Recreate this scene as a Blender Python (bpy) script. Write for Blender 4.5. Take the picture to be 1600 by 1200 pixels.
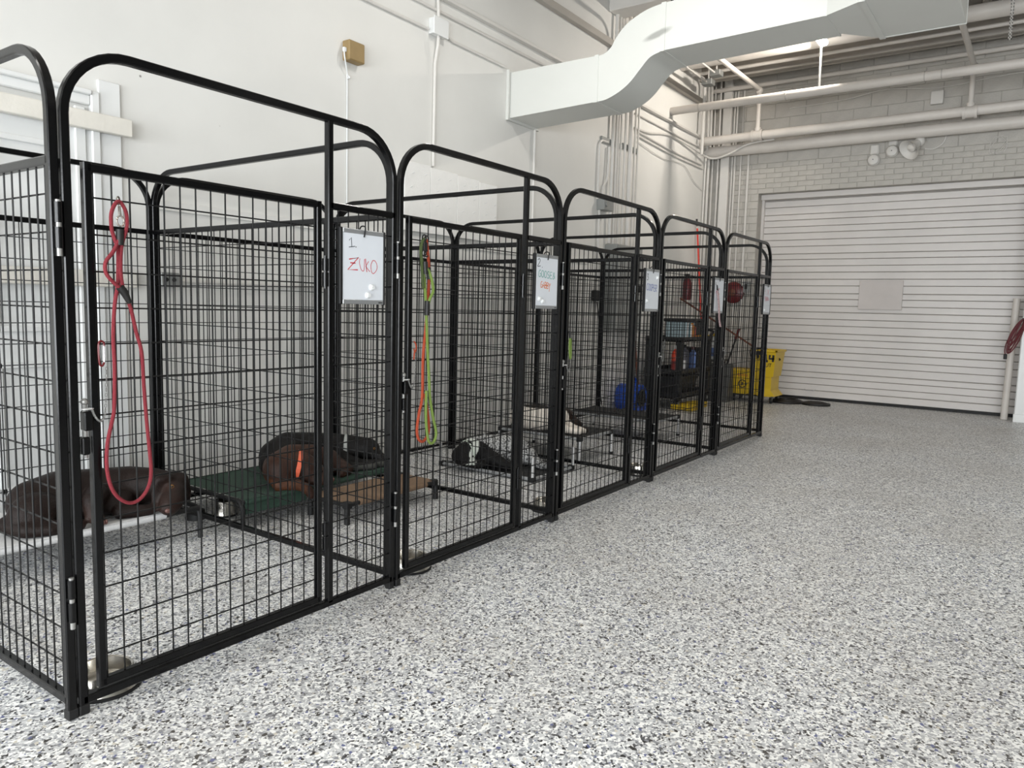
import bpy, bmesh, math, random
from mathutils import Vector, Matrix
random.seed(7)
R = math.radians
for o in list(bpy.data.objects):
    bpy.data.objects.remove(o, do_unlink=True)
SC = bpy.context.scene
COL = SC.collection

# ---------------------------------------------------------------- camera
def make_camera():
    f, yaw, pit, roll = 1164.34, 0.6129, 0.1019, 0.0257
    pos = Vector((-0.9349, -2.1241, 1.18))
    fw = Vector((math.cos(pit) * math.cos(yaw), math.cos(pit) * math.sin(yaw), -math.sin(pit)))
    r = fw.cross(Vector((0, 0, 1))).normalized()
    u = r.cross(fw)
    c, s = math.cos(roll), math.sin(roll)
    r2 = r * c + u * s
    u2 = u * c - r * s
    cd = bpy.data.cameras.new('camera')
    cd.sensor_width = 36.0
    cd.sensor_fit = 'HORIZONTAL'
    cd.lens = f / 1600 * 36
    cd.clip_start = 0.02
    cd.clip_end = 100
    co = bpy.data.objects.new('camera', cd)
    m = Matrix((r2, u2, -fw)).transposed().to_4x4()
    m.translation = pos
    co.matrix_world = m
    COL.objects.link(co)
    SC.camera = co
make_camera()

# ---------------------------------------------------------------- world, light, exposure
W_ = bpy.data.worlds.new('world')
SC.world = W_
W_.use_nodes = True
W_.node_tree.nodes['Background'].inputs[0].default_value = (0.85, 0.92, 1.0, 1)
W_.node_tree.nodes['Background'].inputs[1].default_value = 0.6
SC.view_settings.view_transform = 'Standard'
SC.view_settings.look = 'None'
SC.view_settings.gamma = 1
SC.view_settings.use_curve_mapping = False
SC.view_settings.exposure = -0.18

def area(name, loc, aim, sx, sy, watts, col=(1, 1, 1)):
    d = bpy.data.lights.new(name, 'AREA')
    d.shape = 'RECTANGLE'
    d.size, d.size_y = sx, sy
    d.energy = watts
    d.color = col
    o = bpy.data.objects.new(name, d)
    o.location = loc
    o.rotation_euler = Vector(aim).to_track_quat('-Z', 'Y').to_euler()
    COL.objects.link(o)
    return o
# daylight through the shop-front windows in the wall behind the camera
WINDOW_WATTS = 300
for wy in (-5.4, -2.6, 0.4):
    area('window_daylight', (-4.85, wy, 1.45), (1, 0, 0), 2.3, 2.0, WINDOW_WATTS, (0.93, 0.97, 1.0))
LED_SPOTS = [(-1.5, 0.18), (3.3, 0.18), (-2.4, -4.6), (1.2, -4.6), (4.4, -4.6), (7.6, -4.6)]
LED_WATTS = [22, 34, 24, 22, 22, 30]
for (lx, ly), lw in zip(LED_SPOTS, LED_WATTS):
    area('strip_glow', (lx, ly, 4.03), (0, 0, -1), 0.09, 1.15, lw, (1.0, 0.97, 0.92))

# ---------------------------------------------------------------- mesh helpers
LOC = {}

class MB:
    def __init__(s):
        s.v, s.f = [], []
    def add(s, vs, fs):
        n = len(s.v)
        s.v += [tuple(v) for v in vs]
        s.f += [tuple(i + n for i in f) for f in fs]
        return s
    def box(s, x0, x1, y0, y1, z0, z1):
        vs = [(x, y, z) for z in (z0, z1) for y in (y0, y1) for x in (x0, x1)]
        return s.add(vs, [(0, 2, 3, 1), (4, 5, 7, 6), (0, 1, 5, 4), (2, 6, 7, 3), (0, 4, 6, 2), (1, 3, 7, 5)])
    def hull(s, pts):
        bm = bmesh.new()
        for p in pts:
            bm.verts.new(p)
        bmesh.ops.convex_hull(bm, input=bm.verts)
        bm.verts.index_update()
        used = [v for v in bm.verts if v.link_faces]
        idx = {v: i for i, v in enumerate(used)}
        s.add([v.co[:] for v in used], [[idx[v] for v in f.verts] for f in bm.faces])
        bm.free()
        return s
    def cbox(s, x0, x1, y0, y1, z0, z1, c=0.004):
        pts = []
        for x, sx in ((x0, 1), (x1, -1)):
            for y, sy in ((y0, 1), (y1, -1)):
                for z, sz in ((z0, 1), (z1, -1)):
                    pts += [(x, y + sy * c, z + sz * c), (x + sx * c, y, z + sz * c), (x + sx * c, y + sy * c, z)]
        # order based faces via hull
        return s.hull(pts)
    def tube(s, pts, r, n=8, closed=False, caps=True):
        pts = [Vector(p) for p in pts]
        N = len(pts)
        rr = r if isinstance(r, (list, tuple)) else [r] * N
        tang = []
        for i in range(N):
            a = pts[(i - 1) % N] if (closed or i > 0) else pts[i]
            b = pts[(i + 1) % N] if (closed or i < N - 1) else pts[i]
            t = b - a
            tang.append(t.normalized() if t.length > 1e-9 else Vector((0, 0, 1)))
        up = Vector((0, 0, 1)) if abs(tang[0].z) < 0.9 else Vector((1, 0, 0))
        nrm = (up - tang[0] * up.dot(tang[0])).normalized()
        vs, fs = [], []
        for i in range(N):
            if i:
                q = tang[i - 1].rotation_difference(tang[i])
                nrm = q @ nrm
                nrm = (nrm - tang[i] * nrm.dot(tang[i])).normalized()
            bn = tang[i].cross(nrm)
            for k in range(n):
                a = 2 * math.pi * (k + 0.5) / n
                vs.append(pts[i] + (nrm * math.cos(a) + bn * math.sin(a)) * rr[i])
        for i in range(N if closed else N - 1):
            j = (i + 1) % N
            for k in range(n):
                l = (k + 1) % n
                fs.append((i * n + k, i * n + l, j * n + l, j * n + k))
        if caps and not closed:
            fs.append(tuple(range(n - 1, -1, -1)))
            fs.append(tuple((N - 1) * n + k for k in range(n)))
        return s.add(vs, fs)
    def cyl(s, p0, p1, r0, r1=None, n=16):
        return s.tube([p0, p1], [r0, r0 if r1 is None else r1], n)
    def lathe(s, prof, c=(0, 0, 0), n=24, axis=(0, 0, 1)):
        q = Vector((0, 0, 1)).rotation_difference(Vector(axis))
        c = Vector(c)
        vs, fs = [], []
        m = len(prof)
        for k in range(n):
            a = 2 * math.pi * k / n
            for (r, z) in prof:
                vs.append(c + q @ Vector((max(r, 1e-5) * math.cos(a), max(r, 1e-5) * math.sin(a), z)))
        for k in range(n):
            l = (k + 1) % n
            for i in range(m - 1):
                fs.append((k * m + i, l * m + i, l * m + i + 1, k * m + i + 1))
        return s.add(vs, fs)
    def ell(s, c, r, n=16, m=10, q=None):
        c = Vector(c)
        r = (r, r, r) if not isinstance(r, (tuple, list)) else r
        vs, fs = [], []
        for i in range(m + 1):
            t = math.pi * i / m
            for k in range(n):
                a = 2 * math.pi * k / n
                p = Vector((r[0] * math.sin(t) * math.cos(a), r[1] * math.sin(t) * math.sin(a), r[2] * math.cos(t)))
                vs.append(c + (q @ p if q else p))
        for i in range(m):
            for k in range(n):
                l = (k + 1) % n
                fs.append((i * n + k, (i + 1) * n + k, (i + 1) * n + l, i * n + l))
        return s.add(vs, fs)
    def sqtube(s, pts, h, lat, ch=0.25):
        """square tube with softened corners swept along pts (all in the plane normal to lat)"""
        pts = [Vector(p) for p in pts]
        lat = Vector(lat).normalized()
        N = len(pts)
        c = h * ch
        sec = [(h, h - c), (h - c, h), (-h + c, h), (-h, h - c), (-h, -h + c), (-h + c, -h), (h - c, -h), (h, -h + c)]
        vs, fs = [], []
        for i in range(N):
            d0 = (pts[i] - pts[i - 1]).normalized() if i else None
            d1 = (pts[i + 1] - pts[i]).normalized() if i < N - 1 else None
            t = (d0 + d1).normalized() if d0 and d1 else (d0 or d1)
            k = 1.0
            if d0 and d1:
                k = 1 / max(0.3, t.dot(d0))
            nr = lat.cross(t).normalized()
            for a, b in sec:
                vs.append(pts[i] + nr * a * k + lat * b)
        for i in range(N - 1):
            for k in range(8):
                l = (k + 1) % 8
                fs.append((i * 8 + k, i * 8 + l, (i + 1) * 8 + l, (i + 1) * 8 + k))
        fs.append(tuple(range(7, -1, -1)))
        fs.append(tuple((N - 1) * 8 + k for k in range(8)))
        return s.add(vs, fs)
    def ribbon(s, pts, w, nrm):
        """flat pen stroke"""
        nrm = Vector(nrm)
        pts = [Vector(p) for p in pts]
        vs, fs = [], []
        N = len(pts)
        for i in range(N):
            t = (pts[min(i + 1, N - 1)] - pts[max(i - 1, 0)])
            t = t.normalized() if t.length > 1e-9 else Vector((1, 0, 0))
            sd = t.cross(nrm).normalized() * w / 2
            vs += [pts[i] - sd, pts[i] + sd]
        for i in range(N - 1):
            fs.append((2 * i, 2 * i + 1, 2 * i + 3, 2 * i + 2))
        return s.add(vs, fs)
    def mesh(s, name, mat, off=(0, 0, 0), angle=35):
        me = bpy.data.meshes.new(name)
        ox, oy, oz = off
        me.from_pydata([(x - ox, y - oy, z - oz) for x, y, z in s.v], [], s.f)
        me.polygons.foreach_set('use_smooth', [True] * len(me.polygons))
        bm = bmesh.new()
        bm.from_mesh(me)
        bmesh.ops.recalc_face_normals(bm, faces=bm.faces)
        bm.to_mesh(me)
        bm.free()
        me.set_sharp_from_angle(angle=R(angle))
        if mat:
            me.materials.append(mat)
        return me
    def build(s, name, mat, parent=None, local=False, angle=35):
        """world-coordinate vertices unless local"""
        if parent is None:
            xs, ys, zs = zip(*s.v)
            off = ((min(xs) + max(xs)) / 2, (min(ys) + max(ys)) / 2, min(zs))
        else:
            off = (0, 0, 0) if local else LOC[parent.name]
        o = bpy.data.objects.new(name, s.mesh(name, mat, off, angle))
        COL.objects.link(o)
        if parent is None:
            o.location = off
        else:
            o.parent = parent
        LOC[o.name] = off
        return o

def tag(o, label, cat, group=None):
    o['label'] = label
    o['category'] = cat
    if group:
        o['group'] = group
    return o

def thing(name, label, cat, loc=(0, 0, 0), group=None):
    o = bpy.data.objects.new(name, None)
    o.empty_display_size = 0.1
    o.location = loc
    COL.objects.link(o)
    LOC[o.name] = tuple(loc)
    return tag(o, label, cat, group)

def struct(o):
    o['kind'] = 'structure'
    return o

def copy_tree(o, parent=None):
    c = o.copy()
    COL.objects.link(c)
    c.parent = parent
    for ch in o.children:
        copy_tree(ch, c)
    return c

def arc(c, r, a0, a1, n, ax=(1, 0, 0), ay=(0, 0, 1)):
    c, ax, ay = Vector(c), Vector(ax), Vector(ay)
    return [c + (ax * math.cos(R(a0 + (a1 - a0) * i / n)) + ay * math.sin(R(a0 + (a1 - a0) * i / n))) * r for i in range(n + 1)]

def smoothpath(pts, k=4):
    pts = [Vector(p) for p in pts]
    out = []
    N = len(pts)
    for i in range(N - 1):
        p0, p1, p2, p3 = pts[max(i - 1, 0)], pts[i], pts[i + 1], pts[min(i + 2, N - 1)]
        for j in range(k):
            t = j / k
            out.append(0.5 * ((2 * p1) + (p2 - p0) * t + (2 * p0 - 5 * p1 + 4 * p2 - p3) * t * t + (3 * p1 - p0 - 3 * p2 + p3) * t ** 3))
    out.append(pts[-1])
    return out

# ---------------------------------------------------------------- materials
def lin(c):
    return tuple(((x / 255) / 12.92 if x / 255 <= 0.04045 else ((x / 255 + 0.055) / 1.055) ** 2.4) for x in c) + (1,)

def mat(name, rgb, rough=0.5, metal=0.0, noise=0.0, nscale=20, bump=0.0, bscale=60, spec=0.5, coat=0.0, emit=None):
    m = bpy.data.materials.new(name)
    m.use_nodes = True
    nt = m.node_tree
    b = nt.nodes['Principled BSDF']
    col = lin(rgb)
    b.inputs['Base Color'].default_value = col
    b.inputs['Roughness'].default_value = rough
    b.inputs['Metallic'].default_value = metal
    b.inputs['Specular IOR Level'].default_value = spec
    b.inputs['Coat Weight'].default_value = coat
    if emit:
        b.inputs['Emission Color'].default_value = lin(rgb)
        b.inputs['Emission Strength'].default_value = emit
    tc = nt.nodes.new('ShaderNodeTexCoord')
    if noise:
        n = nt.nodes.new('ShaderNodeTexNoise')
        n.inputs['Scale'].default_value = nscale
        n.inputs['Detail'].default_value = 5
        nt.links.new(tc.outputs['Object'], n.inputs['Vector'])
        mr = nt.nodes.new('ShaderNodeMapRange')
        mr.inputs['From Min'].default_value = 0.3
        mr.inputs['From Max'].default_value = 0.7
        mr.inputs['To Min'].default_value = 1 - noise
        mr.inputs['To Max'].default_value = 1 + noise * 0.4
        nt.links.new(n.outputs['Fac'], mr.inputs['Value'])
        mx = nt.nodes.new('ShaderNodeVectorMath')
        mx.operation = 'SCALE'
        mx.inputs[0].default_value = col[:3]
        nt.links.new(mr.outputs['Result'], mx.inputs['Scale'])
        nt.links.new(mx.outputs[0], b.inputs['Base Color'])
    if bump:
        n2 = nt.nodes.new('ShaderNodeTexNoise')
        n2.inputs['Scale'].default_value = bscale
        n2.inputs['Detail'].default_value = 4
        nt.links.new(tc.outputs['Object'], n2.inputs['Vector'])
        bp = nt.nodes.new('ShaderNodeBump')
        bp.inputs['Strength'].default_value = bump
        bp.inputs['Distance'].default_value = 0.01
        nt.links.new(n2.outputs['Fac'], bp.inputs['Height'])
        nt.links.new(bp.outputs['Normal'], b.inputs['Normal'])
    return m

def floor_material():
    m = bpy.data.materials.new('epoxy_flake_floor')
    m.use_nodes = True
    nt = m.node_tree
    L = nt.links.new
    b = nt.nodes['Principled BSDF']
    tc = nt.nodes.new('ShaderNodeTexCoord')
    def flakes(scale, stops, seed):
        mp = nt.nodes.new('ShaderNodeMapping')
        mp.inputs['Location'].default_value = (seed, seed * 0.7, 0)
        L(tc.outputs['Object'], mp.inputs['Vector'])
        v = nt.nodes.new('ShaderNodeTexVoronoi')
        v.voronoi_dimensions = '2D'
        v.inputs['Scale'].default_value = scale
        L(mp.outputs['Vector'], v.inputs['Vector'])
        sp = nt.nodes.new('ShaderNodeSeparateColor')
        L(v.outputs['Color'], sp.inputs['Color'])
        rp = nt.nodes.new('ShaderNodeValToRGB')
        rp.color_ramp.interpolation = 'CONSTANT'
        e = rp.color_ramp.elements
        e[0].position, e[0].color = stops[0][0], lin(stops[0][1])
        e[1].position, e[1].color = stops[1][0], lin(stops[1][1])
        for p, c in stops[2:]:
            k = e.new(p)
            k.color = lin(c)
        L(sp.outputs['Red'], rp.inputs['Fac'])
        return rp, sp
    st = [(0.0, (246, 246, 244)), (0.28, (208, 209, 210)), (0.52, (176, 178, 181)), (0.72, (136, 138, 143)), (0.82, (78, 80, 86)), (0.89, (22, 23, 28)), (0.955, (88, 96, 140)), (0.975, (206, 200, 188))]
    a, sa = flakes(190, st, 3.1)
    c, sc = flakes(105, st, 9.7)
    mx = nt.nodes.new('ShaderNodeMix')
    mx.data_type = 'RGBA'
    th = nt.nodes.new('ShaderNodeMath')
    th.operation = 'GREATER_THAN'
    th.inputs[1].default_value = 0.6
    L(sc.outputs['Green'], th.inputs[0])
    L(th.outputs[0], mx.inputs['Factor'])
    L(a.outputs['Color'], mx.inputs['A'])
    L(c.outputs['Color'], mx.inputs['B'])
    # broad scuffs and dust with a shape of their own
    n = nt.nodes.new('ShaderNodeTexNoise')
    n.inputs['Scale'].default_value = 1.3
    n.inputs['Detail'].default_value = 6
    L(tc.outputs['Object'], n.inputs['Vector'])
    mr = nt.nodes.new('ShaderNodeMapRange')
    mr.inputs['From Min'].default_value = 0.35
    mr.inputs['From Max'].default_value = 0.75
    mr.inputs['To Min'].default_value = 0.0
    mr.inputs['To Max'].default_value = 0.3
    L(n.outputs['Fac'], mr.inputs['Value'])
    m2 = nt.nodes.new('ShaderNodeMix')
    m2.data_type = 'RGBA'
    m2.inputs['B'].default_value = lin((150, 142, 130))
    L(mr.outputs['Result'], m2.inputs['Factor'])
    L(mx.outputs['Result'], m2.inputs['A'])
    L(m2.outputs['Result'], b.inputs['Base Color'])
    b.inputs['Roughness'].default_value = 0.42
    b.inputs['Specular IOR Level'].default_value = 0.35
    return m

def attr_mat(name, rough=0.6, bump=0.25, bscale=140, spec=0.4, sheen=0.0):
    m = mat(name, (128, 128, 128), rough, 0, 0, 20, bump, bscale, spec)
    nt = m.node_tree
    at = nt.nodes.new('ShaderNodeAttribute')
    at.attribute_name = 'col'
    n = nt.nodes.new('ShaderNodeTexNoise')
    n.inputs['Scale'].default_value = 45
    tc = nt.nodes.new('ShaderNodeTexCoord')
    nt.links.new(tc.outputs['Object'], n.inputs['Vector'])
    mr = nt.nodes.new('ShaderNodeMapRange')
    mr.inputs['To Min'].default_value = 0.75
    mr.inputs['To Max'].default_value = 1.25
    nt.links.new(n.outputs['Fac'], mr.inputs['Value'])
    vm = nt.nodes.new('ShaderNodeVectorMath')
    vm.operation = 'SCALE'
    nt.links.new(at.outputs['Color'], vm.inputs[0])
    nt.links.new(mr.outputs['Result'], vm.inputs['Scale'])
    nt.links.new(vm.outputs[0], nt.nodes['Principled BSDF'].inputs['Base Color'])
    return m

M = dict(
    floor=floor_material(),
    wall=mat('painted_wall', (226, 225, 221), 0.55, 0, 0.05, 1.6, 0.05, 30),
    paint=mat('white_gloss_paint', (228, 229, 228), 0.35, 0, 0.03, 5),
    plank=mat('whitewashed_timber', (226, 222, 213), 0.6, 0, 0.06, 9, 0.15, 40),
    brick=mat('painted_brick', (188, 184, 177), 0.6, 0, 0.08, 6, 0.35, 45),
    mortar=mat('painted_mortar', (184, 180, 173), 0.8, 0, 0.15, 12, 0.3, 60),
    slat=mat('painted_door_slat', (218, 213, 209), 0.4, 0, 0.05, 2.2, 0.03, 20),
    plate=mat('grey_painted_plate', (205, 198, 194), 0.5, 0, 0.04, 7),
    duct=mat('painted_sheet_duct', (214, 215, 210), 0.45, 0, 0.02, 3),
    pipe=mat('painted_pipe', (214, 208, 201), 0.45, 0, 0.06, 4),
    conduit=mat('painted_conduit', (216, 213, 208), 0.45, 0, 0.04, 8),
    deck=mat('painted_steel_deck', (178, 172, 164), 0.6, 0, 0.08, 3),
    foam=mat('white_foam_board', (240, 239, 236), 0.8, 0, 0.03, 12, 0.3, 60),
    greybox=mat('galvanised_grey', (150, 152, 150), 0.45, 0.3, 0.06, 6),
    tan=mat('tan_plastic', (150, 126, 84), 0.55, 0, 0.1, 14),
    black=mat('black_gloss_powder_coat', (7, 7, 8), 0.2, 0, 0, 20, 0.02, 120, 0.28),
    wire=mat('black_wire', (7, 7, 8), 0.4, 0, 0, 20, 0, 60, 0.3),
    rubber=mat('black_rubber', (11, 11, 12), 0.6, 0, 0.2, 30),
    pin=mat('zinc_pin', (150, 149, 146), 0.45, 0.6),
    chrome=mat('chrome', (226, 226, 226), 0.24, 0.7),
    steel=mat('brushed_steel', (196, 192, 184), 0.2, 1.0, 0.06, 40),
    board=mat('whiteboard', (222, 226, 232), 0.25, 0, 0.02, 6),
    alu=mat('aluminium_strip', (168, 170, 172), 0.35, 0.6),
    red_ink=mat('red_marker', (202, 42, 58), 0.5),
    pink_ink=mat('faded_red_marker', (205, 110, 124), 0.5),
    black_ink=mat('black_marker', (34, 38, 46), 0.5),
    teal_ink=mat('teal_marker', (54, 150, 138), 0.5),
    orange_ink=mat('orange_marker', (226, 116, 40), 0.5),
    blue_ink=mat('blue_marker', (66, 88, 168), 0.5),
    redrope=mat('red_rope', (128, 30, 42), 0.7, 0, 0.25, 300, 0.5, 400),
    greenrope=mat('lime_rope', (116, 140, 62), 0.7, 0, 0.3, 300, 0.5, 400),
    olive=mat('olive_rope', (66, 80, 38), 0.7, 0, 0.3, 300, 0.5, 400),
    orangerope=mat('orange_rope', (170, 66, 34), 0.7, 0, 0.25, 300, 0.5, 400),
    pinklead=mat('pink_patterned_webbing', (206, 176, 178), 0.7, 0, 0.6, 120),
    sleeve=mat('dark_leather_sleeve', (18, 16, 15), 0.55),
    cotwhite=mat('pale_grey_cot_fabric', (214, 214, 214), 0.85, 0, 0.1, 160, 0.4, 300),
    cotgreen=mat('green_cot_fabric', (42, 66, 54), 0.8, 0, 0.12, 120, 0.3, 300),
    cottan=mat('tan_cot_fabric', (128, 104, 82), 0.85, 0, 0.15, 60, 0.4, 300),
    cotblack=mat('black_mesh_fabric', (20, 20, 21), 0.75, 0, 0.15, 120),
    dogmat=attr_mat('short_fur', 0.5, 0.3, 190, 0.22),
    roan=attr_mat('roan_fur', 0.6, 0.45, 110, 0.2),
    nose=mat('liver_nose', (96, 66, 60), 0.35),
    eye=mat('amber_eye', (120, 84, 40), 0.08, 0, 0, 20, 0, 60, 0.8),
    darkeye=mat('dark_eye', (20, 14, 12), 0.08),
    collar=mat('orange_collar', (208, 96, 66), 0.5),
    redcollar=mat('red_collar_tab', (140, 34, 30), 0.5),
    greycollar=mat('grey_collar', (150, 152, 148), 0.5),
    bluecollar=mat('blue_collar', (60, 84, 150), 0.5),
    limecollar=mat('pale_collar', (190, 200, 186), 0.5),
    yellow=mat('yellow_plastic', (216, 180, 22), 0.4, 0, 0.05, 8),
    blue=mat('blue_plastic', (26, 74, 176), 0.35, 0, 0.05, 8),
    orange=mat('orange_bottle', (224, 70, 34), 0.35),
    greyjug=mat('grey_plastic', (98, 98, 108), 0.4),
    cart=mat('black_cart_plastic', (13, 13, 14), 0.5, 0, 0.1, 20),
    clear=mat('clear_tub_contents', (170, 190, 196), 0.3),
    teal=mat('teal_label', (70, 140, 158), 0.5),
    amber=mat('amber_label', (222, 140, 44), 0.5),
    whiteplastic=mat('white_plastic', (226, 228, 228), 0.4),
    bluelabel=mat('blue_label', (96, 122, 178), 0.5),
    greyplastic=mat('dustpan_grey', (88, 88, 86), 0.5),
    wood=mat('brown_wooden_handle', (116, 66, 46), 0.5, 0, 0.2, 30),
    redpole=mat('red_plastic_pole', (226, 66, 54), 0.4),
    redmetal=mat('red_enamel', (98, 18, 24), 0.3),
    darkcord=mat('dark_red_cord', (92, 22, 30), 0.5),
    hose=mat('black_hose', (28, 25, 23), 0.5),
    lamp=mat('lamp_diffuser', (255, 252, 244), 0.4, 0, 0, 20, 0, 60, 0.5, 0, 14),
    strip=mat('strip_diffuser', (255, 250, 240), 0.4, 0, 0, 20, 0, 60, 0.5, 0, 4),
    glass=mat('window_glass', (235, 242, 245), 0.05),
    text=mat('dark_print', (30, 30, 34), 0.5),
)

def add_smudge(m, c, r, amount):
    """old grey rub mark on the sheet metal, an ellipse in the object's Y-Z plane"""
    nt = m.node_tree
    L = nt.links.new
    b = nt.nodes['Principled BSDF']
    src = b.inputs['Base Color'].links[0].from_socket
    tc = nt.nodes.new('ShaderNodeTexCoord')
    mp = nt.nodes.new('ShaderNodeMapping')
    mp.vector_type = 'TEXTURE'
    mp.inputs['Location'].default_value = c
    mp.inputs['Rotation'].default_value = (R(-14), 0, 0)
    mp.inputs['Scale'].default_value = r
    L(tc.outputs['Object'], mp.inputs['Vector'])
    ln = nt.nodes.new('ShaderNodeVectorMath')
    ln.operation = 'LENGTH'
    L(mp.outputs['Vector'], ln.inputs[0])
    mr = nt.nodes.new('ShaderNodeMapRange')
    mr.inputs['From Min'].default_value = 0.55
    mr.inputs['From Max'].default_value = 1.1
    mr.inputs['To Min'].default_value = amount
    mr.inputs['To Max'].default_value = 0.0
    L(ln.outputs['Value'], mr.inputs['Value'])
    mx = nt.nodes.new('ShaderNodeMix')
    mx.data_type = 'RGBA'
    mx.inputs['B'].default_value = lin((112, 112, 108))
    L(mr.outputs['Result'], mx.inputs['Factor'])
    L(src, mx.inputs['A'])
    L(mx.outputs['Result'], b.inputs['Base Color'])
add_smudge(M['duct'], (-0.22, 0.045, 0.475), (0.05, 0.13, 0.03), 0.6)

def add_specks(m):
    """scattered screw holes and scuffs in the wall paint"""
    nt = m.node_tree
    L = nt.links.new
    b = nt.nodes['Principled BSDF']
    src = b.inputs['Base Color'].links[0].from_socket
    tc = nt.nodes.new('ShaderNodeTexCoord')
    v = nt.nodes.new('ShaderNodeTexVoronoi')
    v.inputs['Scale'].default_value = 2.6
    L(tc.outputs['Object'], v.inputs['Vector'])
    mr = nt.nodes.new('ShaderNodeMapRange')
    mr.inputs['From Min'].default_value = 0.012
    mr.inputs['From Max'].default_value = 0.024
    mr.inputs['To Min'].default_value = 0.75
    mr.inputs['To Max'].default_value = 0.0
    L(v.outputs['Distance'], mr.inputs['Value'])
    mx = nt.nodes.new('ShaderNodeMix')
    mx.data_type = 'RGBA'
    mx.inputs['B'].default_value = lin((96, 92, 88))
    L(mr.outputs['Result'], mx.inputs['Factor'])
    L(src, mx.inputs['A'])
    L(mx.outputs['Result'], b.inputs['Base Color'])
add_specks(M['wall'])

# ---------------------------------------------------------------- room shell
W, D, H = 1.2657, 1.8083, 1.8492
YL, XF, XD, ZC = 2.0, 9.8, 10.05, 4.75
XB, YR = -5.0, -8.0
struct(MB().box(XB - 0.2, XD + 0.4, YR - 0.2, YL + 0.2, -0.12, 0).build('floor', M['floor']))
# keep the flake pattern in world coordinates
fl = bpy.data.objects['floor']
for v in fl.data.vertices:
    v.co += fl.location
fl.location = (0, 0, 0)
wl = struct(MB().box(XB - 0.2, XD + 0.4, YL, YL + 0.2, 0, ZC).build('wall_left', M['wall']))
struct(MB().box(XB - 0.2, XD + 0.4, YR - 0.2, YR, 0, ZC).build('wall_right', M['greybox']))
ce = struct(MB().box(XB - 0.2, XD + 0.4, YR - 0.2, YL + 0.2, ZC, ZC + 0.15).build('ceiling', M['deck']))
mb = MB()
yy = YR + 0.2
while yy < YL - 0.05:
    mb.hull([(x, yy + dy, z) for x in (3.0, XD) for dy, z in ((0, ZC), (0.1, ZC), (0.02, ZC - 0.05), (0.08, ZC - 0.05))])
    yy += 0.2
rib = mb.build('deck_rib', M['deck'], ce)
rib['kind'] = 'stuff'

# wall behind the camera with three shop-front windows
mb = MB()
mb.box(XB - 0.2, XB, YR, YL, 0, 0.4).box(XB - 0.2, XB, YR, YL, 2.5, ZC)
for y0, y1 in ((YR, -6.6), (-4.2, -3.8), (-1.4, -0.8), (1.6, YL)):
    mb.box(XB - 0.2, XB, y0, y1, 0.4, 2.5)
struct(mb.build('wall_back', M['wall']))
for i, (y0, y1) in enumerate(((-6.6, -4.2), (-3.8, -1.4), (-0.8, 1.6))):
    mb = MB().box(XB - 0.14, XB - 0.06, y0, y0 + 0.05, 0.4, 2.5).box(XB - 0.14, XB - 0.06, y1 - 0.05, y1, 0.4, 2.5)
    mb.box(XB - 0.14, XB - 0.06, y0, y1, 0.4, 0.45).box(XB - 0.14, XB - 0.06, y0, y1, 2.45, 2.5)
    struct(mb.build('window_%d' % (i + 2), M['paint']))

# far wall: painted block and brick around the roller-door opening
DY0, DY1, DZ = -2.06, 1.262, 2.865
mb = MB()
mb.box(XF + 0.007, XD + 0.3, DY1, YL, 0, ZC)
mb.box(XF + 0.007, XD + 0.3, DY0, DY1, DZ + 0.004, ZC)
mb.box(XF + 0.007, XD + 0.3, YR, DY0, 0, ZC)
wf = struct(mb.build('wall_far', M['mortar']))
brick_mesh = {}
def brick(y0, y1, z0, z1, jit=0.003):
    w, h = round(y1 - y0, 3), round(z1 - z0, 3)
    if (w, h) not in brick_mesh:
        q = MB().cbox(0, 0.02, -w / 2, w / 2, -h / 2, h / 2, 0.0035)
        brick_mesh[(w, h)] = q.mesh('brick', M['brick'])
    o = bpy.data.objects.new('brick', brick_mesh[(w, h)])
    o.parent = wf
    l = LOC[wf.name]
    o.location = (XF - random.random() * jit - l[0], (y0 + y1) / 2 - l[1], (z0 + z1) / 2 - l[2])
    COL.objects.link(o)
def course(z0, h, ya, yb, bw, j, shift):
    y = yb + shift * bw
    while y > ya:
        a, b_ = max(y - bw + j, ya), min(y, yb)
        if b_ - a > 0.03:
            brick(a, b_, z0 + j / 2, z0 + h - j / 2)
        y -= bw
z, k = DZ, 0
while z < 3.27:
    course(z, 0.0685, DY0, 1.70, 0.215, 0.005, 0.5 * (k % 2))
    z += 0.0685
    k += 1
while z < 4.5:
    course(z, 0.2, -2.6, 1.70, 0.405, 0.006, 0.5 * (k % 2))
    z += 0.2
    k += 1
z, k = 0.0, 0
while z < DZ - 0.05:
    course(z, 0.1023, DY1, 1.70, 0.22, 0.005, 0.5 * (k % 2))
    z += 0.1023
    k += 1
# square steel column in the corner
tag(MB().cbox(9.73, XF - 0.004, 1.69, 1.815, 0, ZC, 0.006).build('steel_column', M['conduit']), 'off-white square steel column in the far corner beside the brick', 'column')
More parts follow.
